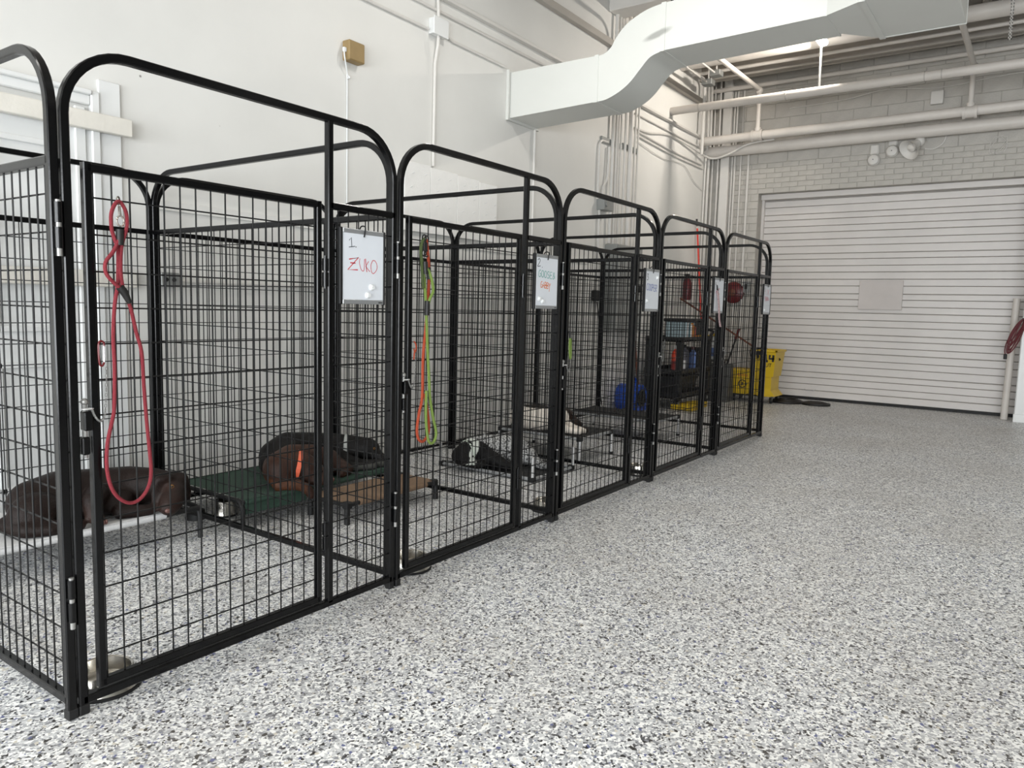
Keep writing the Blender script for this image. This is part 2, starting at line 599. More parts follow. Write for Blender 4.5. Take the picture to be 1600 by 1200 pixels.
# roller door: head channel, two guide channels, one object for each slat
mb = MB().box(XD - 0.12, XD + 0.05, DY0 + 0.002, DY1 - 0.002, DZ - 0.07, DZ)
dr = struct(mb.build('door_2', M['slat']))
for ya, yb in ((DY1 - 0.035, DY1 - 0.001), (DY0 + 0.001, DY0 + 0.035)):
    MB().box(XD - 0.07, XD + 0.03, ya, yb, 0, DZ - 0.07).build('guide_channel', M['slat'], dr)
z = 0.035
seq = [0.098, 0.086, 0.092, 0.079, 0.104, 0.09]
i = 0
while z < DZ - 0.08:
    h = min(seq[i % 6], DZ - 0.07 - z)
    g = 0.0055 if i % 3 == 0 else 0.0025
    proud = 0.006 if i % 3 == 0 else (0.0 if i % 3 == 1 else 0.003)
    x0 = XD - 0.012 - proud
    ya, yb = DY0 + 0.036, DY1 - 0.036
    mb = MB()
    prof = [(x0 + 0.012, z), (x0, z + 0.006), (x0, z + h - g - 0.004), (x0 + 0.012, z + h - g), (x0 + 0.03, z + h - g), (x0 + 0.03, z)]
    mb.add([(x, y, zz) for y in (ya, yb) for x, zz in prof], [tuple(range(6)), tuple(range(11, 5, -1))] + [(a, (a + 1) % 6, (a + 1) % 6 + 6, a + 6) for a in range(6)])
    mb.build('slat', M['slat'], dr)
    z += h
    i += 1
MB().box(XD + 0.012, XD + 0.03, DY0 + 0.03, DY1 - 0.03, 0.03, DZ - 0.05).build('backing', M['mortar'], dr)
MB().box(XD - 0.03, XD + 0.012, DY0 + 0.036, DY1 - 0.036, 0.0, 0.032).build('bottom_seal', M['rubber'], dr)
mb = MB().tube([(XD - 0.025, 0.52, 0.14), (XD - 0.06, 0.5, 0.135), (XD - 0.06, 0.4, 0.135), (XD - 0.025, 0.38, 0.14)], 0.007, 8)
mb.build('lift_handle', M['chrome'], dr)
tag(MB().cbox(XD - 0.045, XD - 0.02, -0.625, -0.098, 1.279, 1.665, 0.003).build('cover_plate', M['plate']), 'blank grey rectangular plate screwed to the roller door', 'plate')

# left wall: painted door with a barricade plank, and trims
dx1 = 1.06
mb = MB().box(-0.05, dx1 - 0.02, YL - 0.012, YL - 0.001, 0.01, 2.14)
d1 = struct(mb.build('door_1', M['paint']))
for x0, x1 in ((0.08, 0.42), (0.56, 0.9)):
    for z0, z1 in ((0.2, 0.85), (1.0, 1.95)):
        q = MB()
        for a in ((x0, x1, z0, z0 + 0.03), (x0, x1, z1 - 0.03, z1), (x0, x0 + 0.03, z0, z1), (x1 - 0.03, x1, z0, z1)):
            q.cbox(a[0], a[1], YL - 0.026, YL - 0.011, a[2], a[3], 0.004)
        q.build('panel_moulding', M['paint'], d1)
MB().cbox(0.96, 1.012, YL - 0.03, YL - 0.012, 0.0, 2.15, 0.004).build('door_stop', M['paint'], d1)
mb = MB().cbox(1.04, 1.085, YL - 0.036, YL - 0.001, 0, 2.24, 0.006).cbox(1.085, 1.2, YL - 0.02, YL - 0.001, 0, 2.31, 0.004)
struct(mb.build('trim_1', M['paint']))
mb = MB().cbox(-1.5, 1.04, YL - 0.03, YL - 0.001, 2.165, 2.215, 0.006).cbox(-1.5, 1.04, YL - 0.05, YL - 0.001, 2.215, 2.24, 0.005)
struct(mb.build('trim_2', M['paint']))
for nm, z0, z1, lab, xe in (('barricade_plank', 2.035, 2.124, 'upper whitewashed plank screwed across the white side door', 1.232), ('barricade_plank', 1.235, 1.318, 'lower whitewashed plank across the white side door behind the gate', 1.236)):
    tag(MB().cbox(-1.2, xe, YL - 0.077, YL - 0.038, z0, z1, 0.004).build(nm, M['plank']), lab, 'plank', 'planks across the side door')
struct(MB().cbox(1.4, 6.3, YL - 0.014, YL - 0.001, 1.68, 1.735, 0.003).build('trim_3', M['wall']))
struct(MB().cbox(XB, XF, YL - 0.05, YL - 0.001, 3.612, 3.64, 0.003).build('trim_4', M['conduit']))
struct(MB().cbox(XB, XF, YL - 0.06, YL - 0.001, 4.06, 4.13, 0.004).build('trim_5', M['deck']))
struct(MB().box(1.25, 9.6, YL - 0.012, YL - 0.001, 0, 0.09).build('baseboard_left', M['wall']))

# white pillar at the right end of the roller door
tag(MB().cbox(9.5, XF + 0.01, -2.5, -1.955, 0.0, 3.3, 0.01).cbox(9.49, XF, -2.51, -1.948, 0, 0.1, 0.006).build('wall_pillar', M['paint']), 'white painted pillar at the right edge of the roller door', 'pillar')

# ---------------------------------------------------------------- overhead: duct, pipes, beams
du = thing('air_duct', 'big white rectangular air duct with an S bend crossing the ceiling', 'duct', (4.97, 0.5, 2.9))
XA, XE = 4.75, 5.205
top = smoothpath([(0, 1.11, 3.3), (0, 1.03, 3.303), (0, 0.96, 3.345), (0, 0.919, 3.409), (0, 0.83, 3.5), (0, 0.707, 3.562), (0, 0.6, 3.592), (0, 0.49, 3.605)], 4)
bot = smoothpath([(0, 1.11, 2.925), (0, 1.0, 2.93), (0, 0.9, 2.963), (0, 0.82, 3.005), (0, 0.757, 3.054), (0, 0.68, 3.135), (0, 0.6, 3.21), (0, 0.49, 3.242)], 4)
def duct_section(tp, bt, xa, xb, xa2=None, xb2=None):
    n = len(tp)
    q = MB()
    vs = []
    for i in range(n):
        t = i / (n - 1)
        a = xa if xa2 is None else xa + (xa2 - xa) * t
        b = xb if xb2 is None else xb + (xb2 - xb) * t
        vs += [(a, bt[i][1], bt[i][2]), (b, bt[i][1], bt[i][2]), (b, tp[i][1], tp[i][2]), (a, tp[i][1], tp[i][2])]
    fs = []
    for i in range(n - 1):
        for k in range(4):
            l = (k + 1) % 4
            fs.append((i * 4 + k, i * 4 + l, i * 4 + 4 + l, i * 4 + 4 + k))
    fs += [(0, 3, 2, 1), tuple(4 * (n - 1) + k for k in range(4))]
    return q.add(vs, fs)
duct_section([(0, 1.995, 3.30), (0, 1.11, 3.30)], [(0, 1.995, 2.9), (0, 1.11, 2.925)], XA, XE).build('straight_section', M['duct'], du)
duct_section(top, bot, XA, XE).build('s_bend', M['duct'], du, angle=30)
duct_section([(0, 0.49, 3.605), (0, -0.727, 3.63)], [(0, 0.49, 3.242), (0, -0.727, 3.268)], XA, XE).build('straight_section', M['duct'], du)
duct_section([(0, -0.727, 3.63), (0, -0.98, 3.64)], [(0, -0.727, 3.268), (0, -0.98, 3.272)], XA, XE - 0.06, 4.62, 5.42).build('flared_section', M['duct'], du)
MB().cbox(-3.5, 5.42, -1.525, -0.98, 3.272, 3.64, 0.004).build('trunk_section', M['duct'], du)
MB().cbox(5.405, 5.424, -1.528, -0.977, 3.269, 3.643, 0.002).build('end_cap', M['duct'], du)
def collar(y, z0, z1, x0, x1, w=0.02, t=0.006):
    q = MB()
    q.box(x0 - t, x0 + 0.002, y - w, y + w, z0 - t, z1 + t).box(x1 - 0.002, x1 + t, y - w, y + w, z0 - t, z1 + t)
    q.box(x0, x1, y - w, y + w, z0 - t, z0 + 0.002).box(x0, x1, y - w, y + w, z1 - 0.002, z1 + t)
    q.build('seam_collar', M['duct'], du)
collar(1.09, 2.926, 3.30, XA, XE)
collar(0.5, 3.242, 3.603, XA, XE)
collar(-0.727, 3.268, 3.63, XA, XE, 0.008, 0.003)
collar(-0.985, 3.272, 3.64, 4.62, 5.42, 0.02, 0.008)
collar(1.985, 2.9, 3.3, XA - 0.012, XE + 0.012, 0.014, 0.02)
MB().cyl((4.9, 0.5, 3.6), (4.9, 0.5, ZC), 0.012, None, 8).build('hanger_rod', M['rubber'], du)
MB().cyl((4.95, -1.25, 3.64), (4.95, -1.25, ZC), 0.012, None, 8).build('hanger_rod', M['rubber'], du)

def ypipe(name, label, x, z, r, y0=YL, y1=-4.5, m='pipe', cat='pipe', rings=()):
    o = MB().cyl((x, y0 - 0.002, z), (x, y1, z), r, None, 20).build(name, M[m])
    tag(o, label, cat)
    return o
p1 = ypipe('ceiling_pipe', 'upper thick white pipe crossing in front of the brick wall', 8.36, 3.765, 0.05)
for y in (1.62, 0.55, -0.9, -1.06):
    MB().cyl((8.36, y - 0.004, 3.765), (8.36, y + 0.004, 3.765), 0.0535, None, 20).build('pipe_joint', M['mortar'], p1)
p2 = thing('sprinkler_pipe', 'middle white pipe with two banded couplings and upright branches', 'pipe', (9.4, 0, 3.6))
MB().cyl((9.4, YL - 0.002, 3.575), (9.4, -4.5, 3.61), 0.058, None, 20).build('main_pipe', M['pipe'], p2)
for y, zt, xs in ((1.2, 4.178, 7.5), (-1.262, 4.1, 7.4)):
    zc = 3.58
    q = MB().cyl((9.4, y - 0.075, zc), (9.4, y + 0.075, zc), 0.066, None, 20)
    q.cyl((9.4, y - 0.075, zc), (9.4, y - 0.045, zc), 0.075, None, 20).cyl((9.4, y + 0.045, zc), (9.4, y + 0.075, zc), 0.075, None, 20)
    q.cyl((9.4, y, zc), (9.4, y, zc + 0.1), 0.042, None, 16)
    q.build('coupling', M['pipe'], p2)
    pts = [(9.4, y, zc + 0.05), (9.4, y, zt - 0.07)] + [tuple(p) for p in arc((9.33, y, zt - 0.07), 0.07, 0, 90, 6)] + [(xs, y, zt - 0.03)]
    MB().tube(pts, 0.03, 14).build('branch_pipe', M['pipe'], p2)
    MB().ell((9.385, y, zt - 0.015), (0.05, 0.046, 0.05)).build('elbow', M['pipe'], p2)
ypipe('drain_pipe', 'lowest thick white pipe running along the brick wall above the door', 9.62, 3.46, 0.075)
ypipe('roof_pipe', 'fat white pipe high under the roof deck beyond the duct', 8.62, 4.42, 0.085)
ypipe('roof_conduit', 'thin white pipe under the roof deck beside the fat one', 9.0, 4.38, 0.022)
ypipe('wall_top_pipe', 'slim white pipe at the top of the brick wall', 9.7, 4.33, 0.03)
def beam(x, zb, h, w, label):
    q = MB().box(x - w / 2, x + w / 2, -7.9, YL - 0.002, zb, zb + 0.02).box(x - 0.008, x + 0.008, -7.9, YL - 0.002, zb, zb + h).box(x - w / 2, x + w / 2, -7.9, YL - 0.002, zb + h - 0.02, zb + h)
    tag(q.build('roof_beam', M['deck']), label, 'beam', 'steel roof beams')
beam(9.32, 4.36, 0.32, 0.14, 'painted steel roof beam nearest the brick wall')
beam(8.0, 4.46, 0.24, 0.14, 'painted steel roof beam just before the fat roof pipe')
tag(MB().cbox(6.58, 6.86, -7.9, YL - 0.002, 4.43, 4.7, 0.01).build('roof_beam', M['conduit']), 'boxed pale roof beam above the bend of the duct', 'beam', 'steel roof beams')
beam(3.6, 4.45, 0.25, 0.14, 'painted steel roof beam above the first pens')

# lamp on a thin stem above the upper pipe
lp = thing('stem_lamp', 'small glowing lamp head on a thin white stem above the upper pipe', 'lamp', (8.34, 0.18, 3.8))
MB().cyl((8.36, 0.18, 3.812), (8.33, 0.18, 4.29), 0.012, None, 10).build('stem', M['paint'], lp)
MB().cbox(8.2, 8.44, 0.135, 0.225, 4.345, 4.37, 0.006).build('housing', M['paint'], lp)
MB().cbox(8.19, 8.45, 0.13, 0.23, 4.285, 4.345, 0.02).build('diffuser', M['lamp'], lp)
area('lamp_light', (8.32, 0.18, 4.28), (-0.4, 0.8, -0.45), 0.2, 0.08, 85, (1.0, 0.92, 0.82))
# LED strip fixtures further along the ceiling (outside the view)
names = {(-1.5, 0.18): 'over the near end of the pens', (3.3, 0.18): 'above the third pen gate', (-2.4, -4.6): 'over the open floor near the shop front', (1.2, -4.6): 'over the open floor opposite the first pen', (4.4, -4.6): 'over the open floor opposite the fourth pen', (7.6, -4.6): 'over the open floor opposite the utility cart'}
for lx, ly in LED_SPOTS:
    t = thing('strip_light', 'long white LED strip light ' + names[(lx, ly)], 'lamp', (lx, ly, 4.05), 'ceiling strip lights')
    MB().cbox(lx - 0.6, lx + 0.6, ly - 0.06, ly + 0.06, 4.06, 4.13, 0.006).build('housing', M['paint'], t)
    MB().cbox(lx - 0.58, lx + 0.58, ly - 0.05, ly + 0.05, 4.045, 4.062, 0.004).build('diffuser', M['strip'], t)
    for s in (-0.5, 0.5):
        MB().cyl((lx + s, ly, 4.12), (lx + s, ly, ZC), 0.003, None, 6).build('hanger', M['chrome'], t)
# perforated hanger straps
for y, x, z0, lab in ((0.28, 7.0, 3.96, 'perforated metal hanger strap beside the lamp'), (-1.66, 8.0, 3.9, 'long perforated hanger strap at the upper right')):
    q = MB()
    z = z0
    while z < ZC - 0.03:
        q.box(x - 0.002, x + 0.002, y - 0.014, y - 0.006, z, z + 0.03).box(x - 0.002, x + 0.002, y + 0.006, y + 0.014, z, z + 0.03)
        q.box(x - 0.002, x + 0.002, y - 0.014, y + 0.014, z, z + 0.014)
        z += 0.03
    tag(q.build('hanger_strap', M['conduit']), lab, 'strap', 'perforated straps')

# conduits on the left wall
def cond(name, label, pts, r=0.011, cat='conduit', m='conduit', group='painted conduits on the left wall'):
    return tag(MB().tube(pts, r, 10).build(name, M[m]), label, cat, group)
yc = YL - 0.016
cond('wall_conduit', 'lower long white conduit running from the junction box to the duct', [(-3, yc, 3.34), (3.64, yc, 3.34)])
cond('wall_conduit', 'short white conduit between the junction box and the duct', [(3.825, yc, 3.36), (3.95, yc, 3.335), (4.69, yc, 3.33)])
cond('wall_conduit', 'upper long white conduit high on the left wall', [(-3, yc, 3.515), (5.7, yc, 3.515), (9.6, yc, 3.49)])
jb = thing('junction_box', 'white square junction box high on the wall', 'box', (3.73, YL, 3.3))
MB().cbox(3.66, 3.815, YL - 0.065, YL - 0.001, 3.315, 3.435, 0.003).build('box_body', M['paint'], jb)
MB().cbox(3.65, 3.825, YL - 0.07, YL - 0.062, 3.305, 3.445, 0.003).build('lid', M['paint'], jb)
cond('wall_conduit', 'white conduit dropping from the junction box to the foam boards', [(3.735, YL - 0.04, 3.315), (3.735, YL - 0.035, 3.24), (3.725, yc, 3.1), (3.72, yc, 2.3)], 0.013)
cond('wall_conduit', 'white conduit rising from the junction box to the roof', [(3.735, YL - 0.04, 3.435), (3.735, YL - 0.03, 3.6), (3.735, YL - 0.03, 4.74)], 0.013)
cond('wall_conduit', 'white conduit running down the wall below the duct end', [(5.18, yc, 2.9), (5.18, yc, 0.1)], 0.013)
tb = thing('control_box', 'small tan square control box high on the white wall', 'box', (2.84, YL, 2.86))
MB().cbox(2.765, 2.915, YL - 0.075, YL - 0.001, 2.865, 3.0, 0.008).build('box_body', M['tan'], tb)
MB().cbox(2.742, 2.766, YL - 0.05, YL - 0.03, 2.915, 2.945, 0.003).build('cable_gland', M['whiteplastic'], tb)
wire_pts = smoothpath([(2.75, YL - 0.04, 2.93), (2.745, YL - 0.05, 2.88), (2.78, YL - 0.03, 2.82), (2.808, YL - 0.012, 2.78), (2.82, YL - 0.02, 2.76), (2.805, YL - 0.012, 2.75), (2.808, YL - 0.008, 2.7), (2.81, YL - 0.006, 1.75)], 5)
tag(MB().tube(wire_pts, 0.005, 8).build('control_cable', M['whiteplastic']), 'thin white cable hanging straight down from the tan box', 'cable')
# bundle of vertical conduits half way down the wall
vs = [(6.72, 0.02, 1.94), (6.81, 0.016, 1.94), (6.87, 0.012, 1.94), (6.93, 0.012, 1.94), (7.03, 0.016, 1.94), (7.14, 0.028, 1.94), (7.285, 0.014, 1.0), (7.37, 0.012, 0.1)]
for i, (x, r, z0) in enumerate(vs):
    cond('riser_conduit', ['thick', 'slim', 'thin', 'thin', 'slim', 'fattest', 'separate', 'farthest'][i] + ' vertical conduit, %s of the bundle past the duct' % ['first', 'second', 'third', 'fourth', 'fifth', 'sixth', 'seventh', 'last'][i], [(x, YL - 0.02 - r, z0), (x, YL - 0.02 - r, 4.74)], r, group='vertical conduits past the duct')
cond('riser_conduit', 'vertical conduit with a bent top at the left of the bundle', [(6.45, YL - 0.02, 2.4), (6.46, YL - 0.02, 2.98)] + [tuple(p) for p in arc((6.52, YL - 0.02, 2.98), 0.06, 180, 90, 5)] + [(6.65, YL - 0.02, 3.045)], 0.013, group='vertical conduits past the duct')
cond('riser_conduit', 'short offset conduit bending beside the bundle', smoothpath([(6.56, YL - 0.02, 2.42), (6.57, YL - 0.02, 2.55), (6.64, YL - 0.03, 2.66), (6.66, YL - 0.03, 3.0)], 4), 0.013, group='vertical conduits past the duct')
cond('riser_conduit', 'conduit dropping from the small grey box to the floor', [(6.5, YL - 0.02, 2.29), (6.5, YL - 0.02, 0.1)], 0.014, group='vertical conduits past the duct')
for x0, x1, z, lab in ((6.5, 7.0, 3.06, 'left steel channel behind the vertical conduits'), (7.0, 7.42, 3.08, 'right steel channel behind the vertical conduits')):
    tag(MB().cbox(x0, x1, YL - 0.022, YL - 0.001, z - 0.03, z + 0.03, 0.003).build('strut_channel', M['greybox']), lab, 'bracket', 'strut channels')
g = thing('grey_switch_box', 'small grey-green switch box beside the vertical conduits', 'box', (6.58, YL, 2.28))
MB().cbox(6.47, 6.68, YL - 0.1, YL - 0.001, 2.285, 2.41, 0.004).build('box_body', M['greybox'], g)
MB().cyl((6.52, YL - 0.1, 2.35), (6.52, YL - 0.115, 2.35), 0.03, None, 16).build('knockout', M['greybox'], g)
g = thing('electrical_cabinet', 'tall grey electrical cabinet low on the wall behind the third pen', 'cabinet', (7.02, YL, 0.92))
MB().cbox(6.7, 7.34, YL - 0.16, YL - 0.001, 0.95, 1.93, 0.006).build('cabinet_body', M['greybox'], g)
MB().cbox(6.71, 7.33, YL - 0.172, YL - 0.16, 0.96, 1.92, 0.005).build('cabinet_door', M['greybox'], g)
MB().cbox(7.25, 7.29, YL - 0.185, YL - 0.17, 1.4, 1.48, 0.004).build('latch', M['rubber'], g)
# horizontal runs and sagging cables towards the corner
cond('wall_conduit', 'upper of two parallel conduits running to the far corner', [(7.4, yc, 3.31), (8.45, yc, 3.27), (9.45, yc, 3.27)], 0.012)
cond('wall_conduit', 'lower of two parallel conduits running to the far corner', [(7.4, yc, 3.26), (8.45, yc, 3.22), (9.5, yc, 3.22)], 0.01)
tag(MB().tube(smoothpath([(7.3, yc, 3.34), (7.7, yc, 3.36), (8.3, yc, 3.45), (9.0, yc - 0.03, 3.42), (9.5, yc - 0.1, 3.36), (9.5, 1.65, 3.38), (9.5, 1.35, 3.5), (9.5, 1.0, 3.53)], 6), 0.014, 8).build('sagging_cable', M['conduit']), 'thick sagging cable sweeping from the wall to the lower pipes', 'cable')
tag(MB().tube(smoothpath([(7.4, yc, 3.2), (8.1, yc, 3.13), (8.8, yc, 3.16), (9.2, yc, 3.0), (9.55, yc, 2.93)], 6), 0.005, 8).build('thin_cable', M['conduit']), 'thin loose cable drooping under the parallel conduits', 'cable')
# risers in the far corner
cr = [(9.56, 1.972, 0.014, 0.1), (9.66, 1.965, 0.02, 0.1), (9.755, 1.94, 0.012, 0.1), (9.76, 1.86, 0.014, 0.1)]
for i, (x, y, r, z0) in enumerate(cr):
    cond('corner_conduit', ['first', 'thickest', 'thin', 'last'][i] + ' vertical conduit of the four in the far corner', smoothpath([(x, y, z0), (x, y, 3.1), (x - 0.02 * i, y - 0.02, 3.6), (x - 0.03, y, 4.74)], 4), r, group='vertical conduits in the far corner')
br = [(1.655, 0.01), (1.615, 0.013), (1.53, 0.011), (1.42, 0.016)]
for i, (y, r) in enumerate(br):
    cond('brick_conduit', ['leftmost thin', 'second', 'third thin', 'rightmost thicker'] [i] + ' vertical conduit on the strip of brick left of the roller door', [(XF - 0.02 - r, y, 0.05), (XF - 0.02 - r, y, 3.42 if i > 2 else 4.3)], r, group='vertical conduits on the brick')
cond('top_conduit', 'conduit along the top of the left wall ending in a bend', [(6.9, 1.9, 4.36), (9.12, 1.9, 4.36)] + [tuple(p) for p in arc((9.12, 1.9, 4.26), 0.1, 90, 0, 5)] + [(9.22, 1.9, 3.36)], 0.022)
cond('top_conduit', 'curved conduit looping up above the duct bend', [(6.75, 1.85, 3.5), (6.75, 1.85, 4.1)] + [tuple(p) for p in arc((6.75, 1.65, 4.1), 0.2, 180, 90, 6, (0, -1, 0), (0, 0, 1))] + [(6.75, 0.4, 4.3)], 0.018)
for x, z, y, lab in ((8.7, 4.22, 1.55, 'grey junction box under the roof near the far corner'), (8.95, 4.2, 1.75, 'smaller grey junction box close to the far corner under the roof')):
    t = thing('roof_junction_box', lab, 'box', (x, y, z), 'roof junction boxes')
    MB().cbox(x - 0.07, x + 0.07, y - 0.07, y + 0.07, z, z + 0.07, 0.005).build('box_body', M['greybox'], t)
    MB().cyl((x, y, z + 0.07), (x, y, ZC), 0.01, None, 8).build('drop_rod', M['conduit'], t)
    MB().cyl((x - 0.07, y, z + 0.035), (x - 0.9, y, z + 0.035), 0.011, None, 8).build('stub_conduit', M['conduit'], t)

# foam boards leaning above the trim
fx = [3.36, 3.66, 4.0, 4.3, 4.56]
for i in range(4):
    t = thing('foam_board', 'white foam board fixed to the wall, %s from the left' % ['first', 'second', 'third', 'fourth'][i], 'board', ((fx[i] + fx[i + 1]) / 2, YL, 1.76), 'foam boards on the wall')
    MB().cbox(fx[i] + 0.002, fx[i + 1] - 0.002, YL - 0.045, YL - 0.016, 1.76, 2.29 - 0.01 * i, 0.002).build('sheet', M['foam'], t)
    q = MB()
    for a in range(4):
        for b in range(2):
            x, z = fx[i] + 0.06 + b * 0.15 + random.random() * 0.03, 1.86 + a * 0.11 + random.random() * 0.02
            q.tube([(x, YL - 0.046, z), (x + 0.025, YL - 0.05, z + 0.012)], 0.002, 5)
    q.build('fixing_wire', M['whiteplastic'], t)
t = thing('outlet_box', 'small grey outlet box with a conduit low on the wall behind the first divider', 'outlet', (1.45, YL, 1.25))
MB().cbox(1.39, 1.5, YL - 0.05, YL - 0.001, 1.25, 1.33, 0.004).build('box_body', M['greybox'], t)
for zz in (1.29,):
    for xx in (1.42, 1.465):
        MB().cyl((xx, YL - 0.05, zz), (xx, YL - 0.053, zz), 0.012, None, 12).build('socket', M['rubber'], t)
MB().cyl((1.5, YL - 0.02, 1.285), (3.3, YL - 0.02, 1.285), 0.01, None, 10).build('conduit_run', M['conduit'], t)

# bells and horn over the roller door
def bell(y, z, lab):
    t = thing('alarm_bell', lab, 'bell', (XF, y, z - 0.08), 'alarm bells')
    MB().lathe([(0.0, -0.055), (0.03, -0.053), (0.06, -0.04), (0.075, -0.012), (0.077, 0.0), (0.07, 0.004), (0, 0.004)], (XF - 0.04, y, z), 28, (1, 0, 0)).build('gong', M['conduit'], t)
    MB().cyl((XF - 0.094, y, z), (XF - 0.1, y, z), 0.006, None, 8).build('screw', M['rubber'], t)
    MB().cbox(XF - 0.045, XF - 0.002, y - 0.055, y + 0.055, z + 0.07, z + 0.2, 0.015).build('mounting_box', M['conduit'], t)
bell(-0.205, 3.19, 'round white alarm bell, lower left one above the roller door')
bell(-0.415, 3.28, 'round white alarm bell between the lower bell and the horn')
t = thing('alarm_horn', 'white flared alarm horn under the lowest pipe', 'horn', (XF, -0.65, 3.2))
axis = Vector((-0.62, 0.5, -0.6)).normalized()
c = Vector((XF - 0.12, -0.72, 3.35))
MB().lathe([(0.04, 0.0), (0.055, 0.06), (0.08, 0.12), (0.125, 0.18), (0.13, 0.186), (0.12, 0.18), (0.06, 0.1), (0.0, 0.09)], c, 28, axis).build('flare', M['conduit'], t)
MB().lathe([(0.0, 0.165), (0.05, 0.15), (0.055, 0.12), (0.03, 0.08)], c, 24, axis).build('inner_cone', M['conduit'], t)
MB().ell(c + axis * -0.02, (0.06, 0.06, 0.06)).build('driver', M['conduit'], t)
MB().cyl(c, (XF - 0.002, -0.74, 3.33), 0.02, None, 10).build('bracket', M['conduit'], t)
tag(MB().tube(smoothpath([(XF - 0.02, -0.78, 3.28), (XF - 0.03, -0.88, 3.27), (XF - 0.02, -0.97, 3.33), (XF - 0.02, -1.0, 3.42)], 5), 0.01, 8).build('horn_cable', M['conduit']), 'curved white cable beside the alarm horn', 'cable')
tag(MB().cbox(XF - 0.06, XF - 0.002, -0.94, -0.8, 3.8, 3.96, 0.006).build('wall_box', M['conduit']), 'small off-white box on the brick between the two upper pipes', 'box')
tag(MB().tube(smoothpath([(XF - 0.02, 0.9, 3.98), (XF - 0.03, 0.2, 4.0), (XF - 0.03, -0.3, 4.06), (XF - 0.02, -0.9, 4.0), (XF - 0.02, -1.6, 4.05), (XF - 0.02, -2.3, 4.04)], 5), 0.007, 8).build('brick_cable', M['conduit']), 'thin cable strung along the brick behind the upper pipe', 'cable')
q = MB()
for k in range(5):
    a0 = k * 0.9
    q.tube(smoothpath([(XF - 0.02 - 0.004 * k, -1.55 + 0.09 * math.cos(a0 + j), 3.25 + 0.1 * math.sin(a0 * 0.7 + j * 1.1)) for j in range(5)], 3), 0.003, 5)
tag(q.build('wire_tangle', M['conduit']), 'small tangle of painted wire on the brick at the upper right', 'wire')

# pipe leaning by the pillar, red cord
tag(MB().cyl((9.72, -1.855, 0.0), (9.79, -1.875, 1.44), 0.038, None, 20).build('standing_pipe', M['pipe']), 'white pipe standing against the right edge of the roller door', 'pipe')
t = thing('extension_cord', 'dark red extension cord hung in loops on the white pillar', 'cord', (9.5, -1.92, 0.75))
q = MB()
for k in range(6):
    w = 0.018 + 0.006 * k
    dep = 0.4 - 0.035 * ((k * 2) % 5)
    pts = []
    for j in range(17):
        a = 2 * math.pi * j / 16
        f = (1 - math.cos(a)) / 2
        pts.append((9.47 - 0.005 * k, -1.965 + 0.12 * f + w * math.sin(a), 1.2 - dep * f))
    q.tube(smoothpath(pts, 2), 0.007, 7)
q.tube(smoothpath([(9.47, -1.9, 1.08), (9.47, -1.83, 0.95), (9.47, -1.81, 0.84), (9.47, -1.82, 0.78)], 5), 0.007, 7)
q.build('loops', M['darkcord'], t)
MB().cbox(9.452, 9.484, -1.838, -1.803, 0.73, 0.79, 0.006).build('plug', M['rubber'], t)
MB().cyl((9.5, -1.97, 1.2), (9.44, -1.96, 1.2), 0.012, None, 8).build('hook', M['rubber'], t)

# ---------------------------------------------------------------- kennel panels
T = 0.0125       # half tube
RA = 0.19        # arch radius
def arch_path(w):
    r = RA - T
    p = [(T, 0.012)] + [(RA + r * math.cos(R(180 - 90 * i / 10)), H - RA + r * math.sin(R(180 - 90 * i / 10))) for i in range(11)]
    p += [(w - RA + r * math.cos(R(90 - 90 * i / 10)), H - RA + r * math.sin(R(90 - 90 * i / 10))) for i in range(11)] + [(w - T, 0.012)]
    return p
ZTOP = 1.532      # mesh top rail centre
def wires(q, P, u0, u1, z0, z1, first, rows, rv=0.0025):
    u = first
    while u < u1 - 0.004:
        q.tube([P(u, z0), P(u, z1)], rv, 6)
        u += 0.0508
    for z in rows:
        q.tube([P(u0, z, 0.0042), P(u1, z, 0.0042)], rv, 6)
ROWS = [0.15 + 0.1 * i for i in range(14)]
def feet(root, P, w):
    for u in (T, w - T):
        c = P(u, 0)
        MB().cbox(c[0] - 0.0145, c[0] + 0.0145, c[1] - 0.0145, c[1] + 0.0145, 0.0, 0.03, 0.003).build('foot_cap', M['rubber'], root, True)
def plain_panel(name, w, along):
    """along 'x' or 'y'; local origin at the start of the bottom edge"""
    P = (lambda u, z, d=0: (u, d, z)) if along == 'x' else (lambda u, z, d=0: (d, u, z))
    lat = (0, 1, 0) if along == 'x' else (1, 0, 0)
    root = thing(name, '', 'fence panel', (0, 0, 0), 'arched wire kennel panels')
    MB().sqtube([P(u, z) for u, z in arch_path(w)], T, lat).build('arch_frame', M['black'], root, True)
    MB().sqtube([P(T, 0.055), P(w - T, 0.055)], T, lat).build('bottom_rail', M['black'], root, True)
    MB().sqtube([P(T, ZTOP), P(w - T, ZTOP)], T, lat).build('top_rail', M['black'], root, True)
    q = MB()
    wires(q, P, 0.012, w - 0.012, 0.055, ZTOP, 0.051, ROWS)
    o = q.build('wire_mesh', M['wire'], root, True)
    o['kind'] = 'stuff'
    feet(root, P, w)
    return root

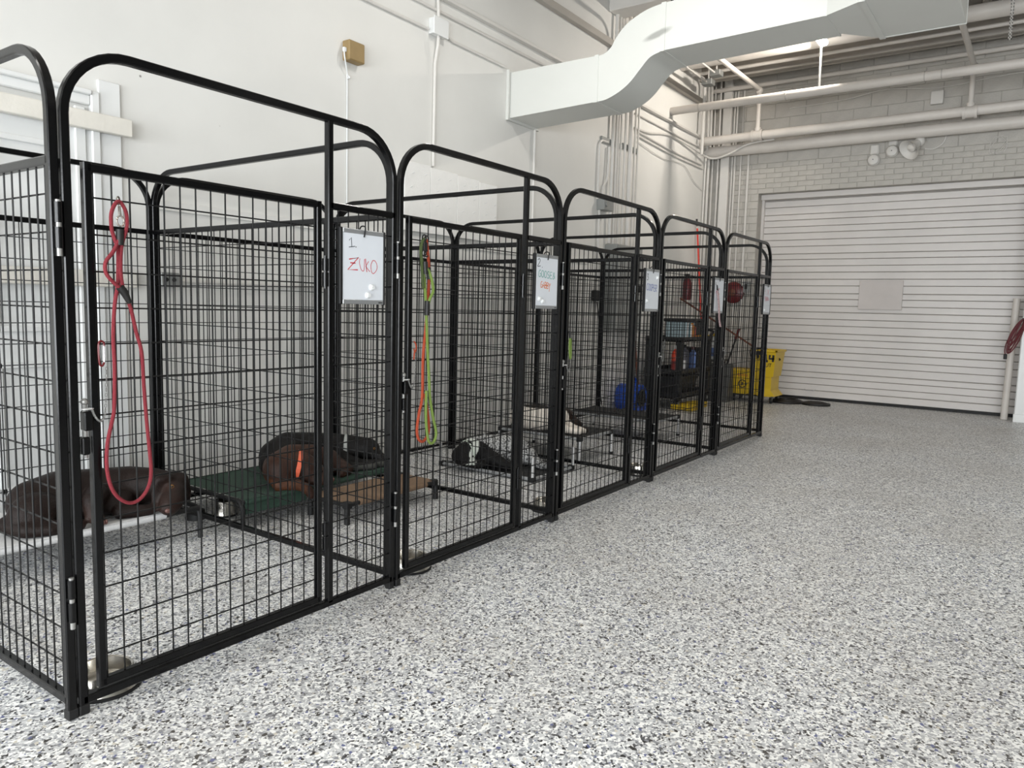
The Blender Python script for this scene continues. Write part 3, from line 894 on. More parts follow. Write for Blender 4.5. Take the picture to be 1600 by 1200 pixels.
def front_panel():
    w = W - 0.014
    P = lambda u, z, d=0: (u, T + d, z)
    lat = (0, 1, 0)
    root = thing('gate_panel', '', 'gate', (0, 0, 0), 'kennel front panels with gates')
    MB().sqtube([P(u, z) for u, z in arch_path(w)], T, lat).build('arch_frame', M['black'], root, True)
    MB().sqtube([P(T, 0.042), P(w - T, 0.042)], T, lat).build('bottom_rail', M['black'], root, True)
    um = 0.9125
    MB().sqtube([P(um, 0.045), P(um, H - 2 * T + 0.004)], T, lat).build('mullion', M['black'], root, True)
    MB().sqtube([P(um, ZTOP), P(w - T, ZTOP)], T, lat).build('top_rail', M['black'], root, True)
    q = MB()
    wires(q, P, um, w - 0.012, 0.045, ZTOP, 0.955, ROWS)
    q.build('wire_mesh', M['wire'], root, True)['kind'] = 'stuff'
    # swinging gate
    g0, g1, gb, gt, h = 0.056, 0.872, 0.062, 1.54, 0.0115
    q = MB().sqtube([P(g0 + h, gb), P(g0 + h, gt)], h, lat).sqtube([P(g1 - h, gb), P(g1 - h, gt)], h, lat)
    q.sqtube([P(g0 + h, gb + h), P(g1 - h, gb + h)], h, lat).sqtube([P(g0 + h, gt - h - 0.001), P(g1 - h, gt - h - 0.001)], h, lat)
    gate = q.build('gate', M['black'], root, True)
    q = MB()
    wires(q, P, g0 + h, g1 - h, gb + h, gt - h, 0.0835, ROWS)
    q.build('wire_mesh', M['wire'], gate, True)['kind'] = 'stuff'
    # latch: upper barrel on the gate, lower barrel on the post, bolt through both
    MB().cbox(0.036, 0.06, -0.004, 0.024, 0.812, 0.866, 0.003).build('latch_barrel', M['black'], gate, True)
    MB().cbox(0.03, 0.05, -0.003, 0.022, 0.745, 0.795, 0.003).build('latch_keeper', M['black'], root, True)
    MB().cyl((0.043, 0.01, 0.735), (0.043, 0.01, 0.89), 0.006, None, 10).ell((0.043, 0.01, 0.892), 0.01).build('bolt', M['pin'], gate, True)
    rg = MB().tube([(0.043 + 0.015 * math.cos(a / 12 * 2 * math.pi), -0.008 + 0.008 * math.sin(a / 12 * 2 * math.pi), 0.874) for a in range(12)], 0.0018, 6, True)
    rg.build('pin_ring', M['chrome'], gate, True)
    ch = MB()
    cp = smoothpath([(0.056, 0, 0.868), (0.06, 0, 0.856), (0.07, 0, 0.84), (0.08, 0, 0.838), (0.09, 0, 0.86), (0.095, 0, 0.93), (0.097, 0, 0.985)], 5)
    for i in range(len(cp) - 1):
        a, b = cp[i], cp[i + 1]
        mid, d = (a + b) / 2, (b - a).normalized()
        sd = Vector((d.z, 0, -d.x)) if i % 2 else Vector((0, 1, 0))
        ch.tube([mid + Vector((0, -0.007, 0)) + d * 0.006 * math.cos(t * math.pi / 4) + sd * 0.0028 * math.sin(t * math.pi / 4) for t in range(8)], 0.0009, 4, True)
    ch.build('safety_chain', M['pin'], gate, True)
    # hinges between gate and mullion
    for zz in (1.29, 0.31):
        q = MB().cyl((0.886, 0.002, zz - 0.05), (0.886, 0.002, zz), 0.0115, None, 12).cyl((0.886, 0.002, zz + 0.006), (0.886, 0.002, zz + 0.05), 0.0115, None, 12)
        hg = q.build('hinge', M['black'], root, True)
        MB().cyl((0.886, 0.002, zz - 0.058), (0.886, 0.002, zz + 0.06), 0.006, None, 10).build('hinge_pin', M['black'], hg, True)
    # panel connectors on both posts
    for zz in (1.36, 0.34):
        q = MB().cyl((-0.014, -0.006, zz + 0.012), (-0.014, -0.006, zz + 0.065), 0.0105, None, 12).cyl((-0.014, -0.006, zz - 0.055), (-0.014, -0.006, zz), 0.0105, None, 12)
        cn = q.build('connector', M['black'], root, True)
        MB().cyl((-0.014, -0.006, zz - 0.075), (-0.014, -0.006, zz + 0.071), 0.0068, None, 10).build('connector_pin', M['pin'], cn, True)
    feet(root, P, w)
    return root

fp = front_panel()
FL = ['nearest black arched gate panel, wearing the ZUKO whiteboard', 'second black arched gate panel, hung with orange and green leads', 'third black arched gate panel, carrying the board numbered 3', 'fourth black arched gate panel, with the pink patterned lead', 'farthest black arched gate panel, next to the yellow mop bucket']
for k in range(5):
    o = fp if k == 0 else copy_tree(fp)
    o.location = (k * W + 0.01, 0, 0)
    o['label'] = FL[k]
dv = plain_panel('divider_panel', D - 0.03, 'y')
DL = ['black arched wire panel closing the near left end of the first pen', 'black wire divider between the chocolate dog and the green cot', 'black wire divider between the tan cot and the spotted dog', 'black wire divider between the spotted dog and the white dog', 'black wire divider between the white dog and the empty black cot', 'black wire end panel of the farthest pen beside the utility cart']
for k in range(6):
    o = dv if k == 0 else copy_tree(dv)
    o.location = (-0.008, 0.0, 0) if k == 0 else (k * W + 0.003, 0.035, 0)
    o['label'] = DL[k]
bk = plain_panel('back_panel', W - 0.014, 'x')
BL = ['black arched wire panel behind the chocolate dog, across the side door', 'black arched wire panel along the wall behind the green cot', 'black arched wire panel along the wall below the foam boards', 'black arched wire panel along the wall behind the white dog', 'black arched wire panel along the wall behind the empty black cot']
for k in range(5):
    o = bk if k == 0 else copy_tree(bk)
    o.location = (k * W + 0.01, D + 0.002, 0)
    o['label'] = BL[k]

# ---------------------------------------------------------------- whiteboards with hand lettering
def circle_stroke(cx, cz, rx, rz, a0=90, a1=450, n=14):
    return [(cx + rx * math.cos(R(a0 + (a1 - a0) * i / n)), cz + rz * math.sin(R(a0 + (a1 - a0) * i / n))) for i in range(n + 1)]
def letter(ch, x, z, w, h):
    S = dict(
        A=[[(0, 0), (.5, 1), (1, 0)], [(.2, .38), (.8, .38)]], B=[[(0, 0), (0, 1), (.7, .95), (.75, .6), (0, .52)], [(.1, .52), (.95, .42), (.9, .05), (0, 0)]],
        C=[[(.95, .9), (.5, 1), (.05, .6), (.1, .15), (.5, 0), (.95, .12)]], E=[[(.95, 1), (.05, 1), (0, 0), (1, 0)], [(0, .52), (.8, .52)]],
        G=[[(.95, .95), (.5, 1), (.05, .6), (.1, .1), (.5, 0), (.95, .15), (.95, .48), (.55, .48)]], O=[circle_stroke(.5, .5, .48, .5)],
        S=[[(.9, .95), (.4, 1), (.1, .75), (.5, .52), (.95, .3), (.6, 0), (.05, .08)]], Y=[[(0, 1), (.5, .5)], [(1, 1), (.5, .5), (.3, -.45)]],
        P=[[(0, 0), (.05, 1), (.8, .95), (.85, .6), (.05, .5)]], R=[[(0, 0), (.05, 1), (.8, .95), (.85, .62), (.05, .5), (.95, 0)]],
        X=[[(0, 1), (1, 0)], [(1, 1), (0, 0)]], L=[[(0, 1), (0, 0), (.9, 0)]], I=[[(.5, 1), (.5, 0)]], D=[[(0, 0), (0, 1), (.8, .8), (.9, .35), (0, 0)]])
    S['U'] = [[(0, 1), (.05, .2), (.5, 0), (.9, .25), (1, 1)]]
    S['T'] = [[(0, 1), (1, 1)], [(.5, 1), (.45, 0)]]
    S['~'] = [[(0, .5), (.12, 1), (.2, 0), (.32, .9), (.42, .1), (.55, 1), (.62, .1), (.75, .9), (.85, .2), (1, .7)]]
    S['&'] = [[(1, .1), (.3, .8), (.55, 1), (.7, .8), (.1, .3), (.35, 0), (.95, .5)]]
    S['1'] = [[(.1, .75), (.6, 1), (.65, .05)], [(0, 0), (1, .08)]]
    S['2'] = [[(.1, .8), (.5, 1), (.85, .75), (.1, .08), (.35, .02), (1, .1)]]
    S['3'] = [[(.1, .95), (.8, .95), (.35, .58), (.85, .4), (.6, 0), (.05, .08)]]
    S['4'] = [[(.1, 1), (.05, .45), (.95, .48)], [(.75, 1), (.7, 0)]]
    S['5'] = [[(.9, 1), (.2, 1), (.15, .55), (.8, .5), (.8, .1), (.1, .02)]]
    return [[(x + a * w, z + b * h) for a, b in st] for st in S[ch]]
ZUKO = [([(-0.073, 0.026), (-0.026, 0.035), (-0.079, -0.013), (-0.029, -0.011)], 0.0045), ([(-0.067, 0.013), (-0.041, 0.013)], 0.004), ([(-0.019, 0.032), (-0.021, 0.013), (-0.012, -0.009), (-0.002, -0.014), (0.003, -0.005), (0.004, 0.031)], 0.0024), ([(0.009, 0.033), (0.017, -0.017)], 0.0032), ([(0.026, 0.024), (0.011, 0.004), (0.033, -0.015)], 0.0028), ([(0.047, 0.028), (0.038, 0.01), (0.042, -0.016), (0.054, -0.02), (0.069, -0.004), (0.069, 0.015), (0.058, 0.028), (0.047, 0.028)], 0.0026)]
def whiteboard(k, label, strokes, magnets):
    """board centre is about 1.1 m along its panel, 1.318 m up"""
    cx, cz = k * W + (1.068, 1.09, 1.115, 1.1, 1.12)[k], 1.318
    t = thing('whiteboard', label, 'sign', (cx, -0.012, cz - 0.14), 'numbered whiteboards on the gates')
    hw, hh = 0.103, 0.139
    MB().box(cx - hw, cx + hw, -0.014, -0.004, cz - hh, cz + hh).build('panel', M['board'], t)
    MB().cbox(cx - hw - 0.016, cx - hw, -0.017, 0.0, cz - hh - 0.002, cz + hh + 0.002, 0.003).build('side_rail', M['rubber'], t)
    MB().cbox(cx + hw, cx + hw + 0.012, -0.017, 0.0, cz - hh - 0.002, cz + hh + 0.002, 0.003).build('side_rail', M['rubber'], t)
    MB().cbox(cx - hw, cx + hw, -0.0165, -0.002, cz + hh - 0.017, cz + hh, 0.002).build('edge_strip', M['alu'], t)
    bs = MB().cbox(cx - hw, cx + hw, -0.0165, -0.002, cz - hh, cz - hh + 0.017, 0.002).build('edge_strip', M['alu'], t)
    MB().box(cx + hw - 0.026, cx + hw - 0.006, -0.0171, -0.0164, cz - hh + 0.005, cz - hh + 0.009).build('maker_mark', M['text'], bs)
    MB().tube(smoothpath([(cx + 0.002, 0.014, cz + 0.132), (cx, 0.0, cz + 0.152), (cx, -0.022, cz + 0.15), (cx + 0.001, -0.02, cz + 0.13), (cx - 0.002, -0.019, cz + 0.112)], 4), 0.0028, 8).build('hanging_hook', M['rubber'], t)
    for (mx, mz) in magnets:
        MB().lathe([(0.0, 0.012), (0.008, 0.012), (0.0085, 0.006), (0.0125, 0.003), (0.013, 0.0), (0, 0)], (cx + mx, -0.0142, cz + mz), 20, (0, -1, 0)).build('magnet', M['whiteplastic'], t)
    by = {}
    for pts, w, m, nm in strokes:
        q = by.setdefault((nm, m), MB())
        pp = [(cx + a, -0.0146, cz + b) for a, b in pts]
        q.ribbon(smoothpath(pp, 4) if len(pp) > 4 else smoothpath(pp, 1), w, (0, -1, 0))
    for (nm, m), q in by.items():
        q.build(nm, M[m], t)
def word(s, x, z, w, h, gap, wd, m, nm):
    out = []
    for i, ch in enumerate(s):
        if ch == ' ':
            continue
        for st in letter(ch, x + i * (w + gap), z - i * 0.0015, w, h):
            out.append((st, wd, m, nm))
    return out
s1 = [([(-0.073, 0.095), (-0.062, 0.106), (-0.059, 0.072)], 0.0026, 'black_ink', 'number'), ([(-0.074, 0.07), (-0.044, 0.075)], 0.0026, 'black_ink', 'number'), ([(-0.041, 0.073), (-0.037, 0.073)], 0.004, 'black_ink', 'number')]
s1 += [(p, w, 'red_ink', 'name') for p, w in ZUKO]
whiteboard(0, 'whiteboard reading 1 and ZUKO in red marker on the nearest gate', s1, [(0.041, -0.074), (0.021, -0.105)])
s2 = word('2', -0.093, 0.075, 0.03, 0.04, 0, 0.0035, 'black_ink', 'number') + [([(-0.05, 0.073), (-0.045, 0.073)], 0.004, 'black_ink', 'number')]
s2 += word('GOOSE&', -0.08, 0.024, 0.022, 0.034, 0.005, 0.0034, 'teal_ink', 'name') + word('GABBY', -0.058, -0.03, 0.016, 0.03, 0.0035, 0.0038, 'orange_ink', 'second_name')
whiteboard(1, 'whiteboard reading 2 with teal and orange names on the second gate', s2, [(-0.07, -0.088), (-0.04, -0.1)])
s3 = word('3', -0.09, 0.065, 0.028, 0.04, 0, 0.0045, 'black_ink', 'number') + word('COOPER', -0.085, 0.0, 0.022, 0.042, 0.005, 0.004, 'blue_ink', 'name')
whiteboard(2, 'whiteboard reading 3 and a blue name on the third gate', s3, [(0.07, 0.085), (-0.08, -0.07)])
s4 = word('4', -0.085, 0.07, 0.022, 0.034, 0, 0.004, 'black_ink', 'number') + word('AC', -0.07, 0.012, 0.04, 0.045, 0.008, 0.0045, 'pink_ink', 'name')
whiteboard(3, 'whiteboard with a short faded red name on the fourth gate', s4, [])
s5 = word('5', -0.085, 0.07, 0.022, 0.034, 0, 0.004, 'black_ink', 'number') + word('IX', -0.075, 0.045, 0.06, 0.05, 0.01, 0.0045, 'pink_ink', 'name') + word('~', -0.07, -0.02, 0.13, 0.05, 0.006, 0.006, 'pink_ink', 'second_name')
whiteboard(4, 'whiteboard with two faded red lines on the farthest gate', s5, [(-0.07, -0.1)])

# ---------------------------------------------------------------- leads hanging on the gates
def xz(pts, y):
    return [(x, y + 0.002 * math.sin(i * 1.3), z) for i, (x, z) in enumerate(pts)]
t = thing('dog_lead', 'long red rope lead looped on the nearest gate', 'leash', (0.16, -0.014, 0.58), 'leads on the gates')
RL = [(0.145, 1.357), (0.142, 1.224), (0.131, 1.162), (0.123, 1.073), (0.124, 0.983), (0.121, 0.872), (0.115, 0.835), (0.099, 0.769), (0.095, 0.702), (0.105, 0.648), (0.126, 0.612), (0.157, 0.59), (0.186, 0.595), (0.211, 0.625), (0.222, 0.671), (0.219, 0.752), (0.214, 0.824), (0.207, 0.933), (0.202, 1.026), (0.189, 1.081), (0.177, 1.145), (0.169, 1.17)]
RS = [(0.148, 1.203), (0.139, 1.21), (0.126, 1.22), (0.104, 1.245), (0.103, 1.275), (0.123, 1.302), (0.137, 1.326), (0.143, 1.341)]
RO = [(0.139, 1.321), (0.131, 1.347), (0.125, 1.37), (0.124, 1.407), (0.134, 1.434), (0.146, 1.444), (0.156, 1.438), (0.166, 1.417), (0.167, 1.385), (0.161, 1.358), (0.153, 1.331), (0.149, 1.296), (0.147, 1.242), (0.152, 1.198)]
MB().tube(smoothpath(xz(RL, -0.016), 4), 0.0052, 10).build('long_loop', M['redrope'], t)
MB().tube(smoothpath(xz(RS, -0.026), 4), 0.0052, 10).build('slip_loop', M['redrope'], t)
MB().tube(smoothpath(xz(RO, -0.022), 4), 0.0052, 10).build('handle_loop', M['redrope'], t)
MB().cyl((0.147, -0.022, 1.368), (0.146, -0.022, 1.325), 0.0105, None, 12).build('upper_sleeve', M['sleeve'], t)
MB().tube([(0.142, -0.022, 1.211), (0.155, -0.022, 1.195), (0.17, -0.02, 1.166)], [0.011, 0.011, 0.007], 12).build('lower_sleeve', M['sleeve'], t)
q = MB().tube([(0.149 + 0.007 * math.cos(a * math.pi / 6), -0.014 + 0.006 * math.cos(a * math.pi / 6), 1.447 + 0.011 * math.sin(a * math.pi / 6)) for a in range(12)], 0.0022, 6, True)
q.cyl((0.148, -0.02, 1.432), (0.149, -0.021, 1.405), 0.004, 0.005, 10)
q.tube([(0.149 + 0.01 * math.cos(a * math.pi / 6), -0.022, 1.391 + 0.014 * math.sin(a * math.pi / 6)) for a in range(12)], 0.0025, 6, True)
q.build('snap_clip', M['steel'], t)

t = thing('carabiner', 'small red carabiner clipped to the nearest gate', 'carabiner', (0.098, -0.004, 0.985))
MB().tube(smoothpath([(0.096, -0.004, 1.06), (0.089, -0.004, 1.05), (0.09, -0.004, 1.0), (0.097, -0.004, 0.99), (0.103, -0.004, 1.0)], 4), 0.0028, 8).tube(smoothpath([(0.096, -0.004, 1.06), (0.103, -0.004, 1.055), (0.104, -0.004, 1.045)], 3), 0.0028, 8).build('hook_body', M['redmetal'], t)
MB().cyl((0.104, -0.004, 1.045), (0.103, -0.004, 1.0), 0.0022, None, 8).build('spring_gate', M['chrome'], t)
t = thing('carabiner', 'small orange clip by the latch of the second gate', 'carabiner', (1.365, -0.006, 0.95))
MB().tube(smoothpath([(1.362, -0.006, 1.03), (1.372, -0.006, 1.02), (1.375, -0.006, 1.0), (1.368, -0.006, 0.985), (1.362, -0.006, 1.0)], 4), 0.003, 8).build('hook_body', M['orangerope'], t)
MB().cyl((1.365, -0.006, 0.985), (1.362, -0.006, 0.955), 0.003, None, 8).build('tail', M['orangerope'], t)

OR = [(1.422, 1.454), (1.435, 1.4), (1.445, 1.307), (1.435, 1.2), (1.422, 1.066), (1.412, 0.958), (1.412, 0.795), (1.393, 0.729), (1.378, 0.662), (1.387, 0.62), (1.415, 0.602), (1.444, 0.618), (1.455, 0.658), (1.441, 0.738), (1.423, 0.808)]
GR = [(1.387, 1.451), (1.376, 1.408), (1.389, 1.331), (1.403, 1.239), (1.413, 1.119), (1.423, 1.012), (1.438, 0.875), (1.444, 0.792), (1.462, 0.708), (1.485, 0.635), (1.473, 0.595), (1.448, 0.595), (1.431, 0.628), (1.417, 0.712), (1.419, 0.822)]
GS = [(1.401, 1.331), (1.417, 1.319), (1.434, 1.28), (1.439, 1.24), (1.419, 1.21), (1.41, 1.18)]
def clip(t, x, y, z):
    q = MB().tube([(x + 0.012 * math.cos(a * math.pi / 6), y, z + 0.014 * math.sin(a * math.pi / 6)) for a in range(12)], 0.003, 6, True)
    q.cyl((x, y, z - 0.012), (x, y, z - 0.05), 0.005, None, 10)
    q.tube([(x + 0.012 * math.cos(a * math.pi / 6), y, z - 0.06 + 0.013 * math.sin(a * math.pi / 6)) for a in range(12)], 0.003, 6, True)
    q.build('snap_clip', M['rubber'], t)
t = thing('dog_lead', 'orange rope lead hanging on the second gate', 'leash', (1.42, -0.012, 0.59), 'leads on the gates')
MB().tube(smoothpath(xz(OR, -0.012), 4), 0.0062, 10).build('rope', M['orangerope'], t)
MB().cyl((1.438, -0.012, 1.34), (1.444, -0.012, 1.29), 0.01, None, 10).build('sleeve', M['sleeve'], t)
clip(t, 1.424, -0.012, 1.455)
t = thing('dog_lead', 'lime green rope lead hanging beside the orange one', 'leash', (1.43, -0.024, 0.59), 'leads on the gates')
MB().tube(smoothpath(xz(GR, -0.026), 4), 0.0062, 10).build('rope', M['greenrope'], t)
MB().tube(smoothpath(xz(GS, -0.038), 4), 0.0062, 10).build('slip_loop', M['greenrope'], t)
MB().tube(smoothpath(xz([(1.387, 1.455), (1.374, 1.42), (1.376, 1.36), (1.386, 1.25)], -0.03), 4), 0.006, 10).build('handle_loop', M['olive'], t)
MB().cyl((1.395, -0.03, 1.36), (1.4, -0.03, 1.31), 0.012, None, 10).build('upper_sleeve', M['sleeve'], t)
MB().cyl((1.409, -0.034, 1.2), (1.412, -0.03, 1.14), 0.012, None, 10).build('lower_sleeve', M['sleeve'], t)
clip(t, 1.39, -0.03, 1.455)
t = thing('dog_lead', 'short pale green lead by the latch of the third gate', 'leash', (2.62, -0.01, 0.9), 'leads on the gates')
MB().tube(smoothpath([(2.618, -0.008, 1.02), (2.61, -0.012, 0.97), (2.618, -0.014, 0.91), (2.63, -0.012, 0.93), (2.628, -0.008, 1.02)], 5), 0.005, 8).build('rope', M['greenrope'], t)
MB().cyl((2.623, -0.006, 1.02), (2.623, -0.004, 1.06), 0.006, None, 8).build('snap_clip', M['rubber'], t)
t = thing('dog_lead', 'pink patterned webbing lead hanging below the fourth whiteboard', 'leash', (4.87, -0.03, 1.06), 'leads on the gates')
pp = smoothpath([(4.85, -0.02, 1.36), (4.86, -0.03, 1.27), (4.875, -0.032, 1.2), (4.89, -0.032, 1.13), (4.93, -0.03, 1.07)], 5)
q = MB()
for i in range(len(pp) - 1):
    a, b = pp[i], pp[i + 1]
    q.hull([p + Vector((sx * 0.017, sy * 0.0015, 0)) for p in (a, b) for sx in (-1, 1) for sy in (-1, 1)])
q.build('webbing', M['pinklead'], t)
MB().cyl((4.845, -0.012, 1.4), (4.85, -0.02, 1.355), 0.007, None, 8).build('snap_clip', M['rubber'], t)

# ---------------------------------------------------------------- dog cots
def bent_cot(label, x0, x1, y0, y1, h, fab, legmat='rubber', ga=0.06, gb=0.06):
    t = thing('dog_cot', label, 'dog bed', ((x0 + x1) / 2, (y0 + y1) / 2, 0), 'raised dog cots')
    # rounded end frames along Y at both ends
    for x in (x0 + 0.02, x1 - 0.02):
        r = 0.05
        pts = [(x, y0 + 0.014, 0)] + [(x, p.y, p.z) for p in arc((x, y0 + 0.014 + r, h - 0.012 - r), r, 180, 90, 5, (0, 1, 0), (0, 0, 1))]
        pts += [(x, p.y, p.z) for p in arc((x, y1 - 0.014 - r, h - 0.012 - r), r, 90, 0, 5, (0, 1, 0), (0, 0, 1))] + [(x, y1 - 0.014, 0)]
        MB().tube(pts, 0.0125, 10).build('end_frame', M[legmat], t)
    for y in (y0 + 0.016, y1 - 0.016):
        MB().cyl((x0 + 0.02, y, h - 0.014), (x1 - 0.02, y, h - 0.014), 0.0125, None, 10).build('side_rail', M[legmat], t)
    n, m = 14, 8
    q = MB()
    vs, fs = [], []
    for i in range(n + 1):
        for j in range(m + 1):
            u, v = i / n, j / m
            sag = 0.012 * math.sin(u * math.pi) * math.sin(v * math.pi)
            vs.append((x0 + ga + (x1 - x0 - ga - gb) * u, y0 + 0.002 + (y1 - y0 - 0.004) * v, h - sag))
    for i in range(n):
        for j in range(m):
            fs.append((i * (m + 1) + j, (i + 1) * (m + 1) + j, (i + 1) * (m + 1) + j + 1, i * (m + 1) + j + 1))
    q.add(vs, fs)
    fb = q.build('sling', M[fab], t)
    for y in (y0, y1):
        s = 1 if y == y0 else -1
        q = MB().tube([(x0 + ga, y + s * 0.016, h - 0.014), (x1 - gb, y + s * 0.016, h - 0.014)], 0.017, 12)
        q.build('hem', M[fab], fb)
    return t
bent_cot('pale grey dog cot under the chocolate dog', 0.02, 1.165, 1.205, 1.77, 0.165, 'cotwhite', 'rubber', 0.06, 0.2)
def corner_cot(label, x0, x1, y0, y1, h, fab, rail, leg, lr=0.011, flip=False, boot=True, hemm=None):
    t = thing('dog_cot', label, 'dog bed', ((x0 + x1) / 2, (y0 + y1) / 2, 0), 'raised dog cots')
    zt = 0.034 if flip else h
    for y in (y0 + 0.014, y1 - 0.014):
        MB().cyl((x0 + 0.02, y, zt - 0.014), (x1 - 0.02, y, zt - 0.014), 0.012, None, 10).build('side_rail', M[rail], t)
    for x in (x0 + 0.014, x1 - 0.014):
        MB().cyl((x, y0 + 0.02, zt - 0.014), (x, y1 - 0.02, zt - 0.014), 0.012, None, 10).build('end_rail', M[rail], t)
    q = MB()
    vs, fs = [], []
    n = m = 8
    for i in range(n + 1):
        for j in range(m + 1):
            u, v = i / n, j / m
            sag = (0 if flip else 0.01) * math.sin(u * math.pi) * math.sin(v * math.pi)
            vs.append((x0 + 0.012 + (x1 - x0 - 0.024) * u, y0 + 0.012 + (y1 - y0 - 0.024) * v, (0.012 if flip else h - 0.001) - sag))
    for i in range(n):
        for j in range(m):
            fs.append((i * (m + 1) + j, (i + 1) * (m + 1) + j, (i + 1) * (m + 1) + j + 1, i * (m + 1) + j + 1))
    fb = q.add(vs, fs).build('sling', M[fab], t)
    if hemm:
        for y in (y0 + 0.014, y1 - 0.014):
            MB().tube([(x0 + 0.1, y, zt - 0.014), (x1 - 0.1, y, zt - 0.014)], 0.0165, 10).build('hem', M[hemm], fb)
    for x in (x0 + 0.012, x1 - 0.012):
        for y in (y0 + 0.012, y1 - 0.012):
            sx = 1 if x < (x0 + x1) / 2 else -1
            sy = 1 if y < (y0 + y1) / 2 else -1
            q = MB().cbox(min(x - sx * 0.012, x + sx * 0.03), max(x - sx * 0.012, x + sx * 0.03), min(y - sy * 0.012, y + sy * 0.03), max(y - sy * 0.012, y + sy * 0.03), zt - 0.034, zt + 0.004, 0.005)
            q.build('corner_block', M['rubber'], t)
            if flip:
                lg = MB().cyl((x, y, zt), (x, y, zt + h - 0.03), lr, None, 12).build('leg', M[leg], t)
            else:
                lg = MB().cyl((x, y, 0.0), (x, y, h - 0.03), lr, None, 12).build('leg', M[leg], t)
            if boot and not flip:
                MB().cyl((x, y, 0), (x, y, 0.02), lr + 0.004, None, 12).build('rubber_foot', M['rubber'], lg)
    return t
t = bent_cot('dark green dog cot holding the brown dog and the black dog', 1.325, 2.5, 1.14, 1.77, 0.16, 'cotgreen', 'rubber', 0.03, 0.03)
MB().cbox(1.36, 1.75, 1.15, 1.16, 0.08, 0.15, 0.003).build('front_flap', M['cotgreen'], t)
corner_cot('low tan dog cot with black corners in front of the green cot', 1.745, 2.487, 0.815, 1.135, 0.118, 'cottan', 'rubber', 'rubber', 0.016, False, False, 'cottan')
corner_cot('black dog cot lying upside down under the spotted dog, legs in the air', 3.215, 3.775, 0.6, 1.445, 0.17, 'cotblack', 'alu', 'chrome', 0.011, True)
corner_cot('black mesh cot with chrome legs under the white dog', 3.985, 4.53, 0.68, 1.47, 0.2, 'cotblack', 'alu', 'chrome', 0.012)
corner_cot('empty black mesh cot in the farthest pen', 5.25, 5.78, 0.62, 1.56, 0.2, 'cotblack', 'alu', 'chrome', 0.012)

# ---------------------------------------------------------------- bowls
def bowl(label, x, y, r, h=0.06, base='rubber', m='steel'):
    t = thing('dog_bowl', label, 'bowl', (x, y, 0), 'dog bowls on the floor')
    rt = r * 0.78
    MB().lathe([(r * 0.97, 0.008), (r * 0.9, 0.025), (rt + 0.003, h), (rt, h + 0.003), (rt - 0.005, h), (rt * 0.86, 0.022), (rt * 0.7, 0.014), (0, 0.013)], (x, y, 0), 36).build('steel_shell', M[m], t)
    MB().lathe([(r * 0.9, 0.0), (r, 0.001), (r * 1.01, 0.007), (r * 0.97, 0.011), (r * 0.88, 0.01), (r * 0.9, 0.0)], (x, y, 0), 36).build('rubber_ring', M[base], t)
bowl('steel bowl at the front corner of the nearest pen', 0.132, 0.117, 0.104)
bowl('steel bowl under the gate of the second pen', 1.478, 0.112, 0.098)
bowl('steel bowl in front of the upside-down cot at the third gate', 2.715, 0.16, 0.1)
bowl('steel bowl at the fourth gate by the third whiteboard', 3.96, 0.17, 0.09, 0.07)
bowl('tall steel bowl under the left end of the green cot', 1.45, 1.47, 0.065, 0.085)
bowl('black rubber bowl at the left end of the green cot', 1.315, 1.53, 0.055, 0.045, 'rubber', 'rubber')

# ---------------------------------------------------------------- dogs
def blob(name, prims, voxel, m, parent, colfn, smooth=10):
    q = MB()
    for p in prims:
        if p[0] == 'c':
            pts = p[1]
            for (a, ra), (b, rb) in zip(pts[:-1], pts[1:]):
                a, b = Vector(a), Vector(b)
                n = max(3, int((b - a).length / (0.35 * min(ra, rb))) + 1)
                for i in range(n + 1):
                    s = i / n
                    q.ell(a + (b - a) * s, ra + (rb - ra) * s, 14, 9)
        else:
            rot = None
            if len(p) > 3:
                rot = Vector((0, 0, 1)).rotation_difference(Vector(p[3]))
            q.ell(p[1], p[2], 16, 10, rot)
    me = bpy.data.meshes.new('tmp')
    off = LOC[parent.name]
    me.from_pydata([(x - off[0], y - off[1], z - off[2]) for x, y, z in q.v], [], q.f)
    o = bpy.data.objects.new('tmp', me)
    COL.objects.link(o)
    rm = o.modifiers.new('r', 'REMESH')
    rm.mode = 'VOXEL'
    rm.voxel_size = voxel
    sm = o.modifiers.new('s', 'SMOOTH')
    sm.factor = 0.5
    sm.iterations = smooth
    dg = bpy.context.evaluated_depsgraph_get()
    dg.update()
    nm = bpy.data.meshes.new_from_object(o.evaluated_get(dg))
    bpy.data.objects.remove(o, do_unlink=True)
    nm.name = name
    nm.materials.clear()
    nm.materials.append(m)
    nm.polygons.foreach_set('use_smooth', [True] * len(nm.polygons))
    at = nm.attributes.new('col', 'FLOAT_COLOR', 'POINT')
    for i, v in enumerate(nm.vertices):
        at.data[i].color = colfn(v.co + Vector(off))
    ob = bpy.data.objects.new(name, nm)
    COL.objects.link(ob)
    ob.parent = parent
    LOC[ob.name] = off
    return ob
def eye(t, p, r, m='eye'):
    e = MB().ell(p, r, 12, 8).build('eye', M[m], t)
    d = (Vector((-0.93, -2.12, 1.18)) - Vector(p)).normalized()
    MB().ell(Vector(p) + d * r * 0.62, r * 0.55, 10, 6).build('pupil', M['darkeye'], e)

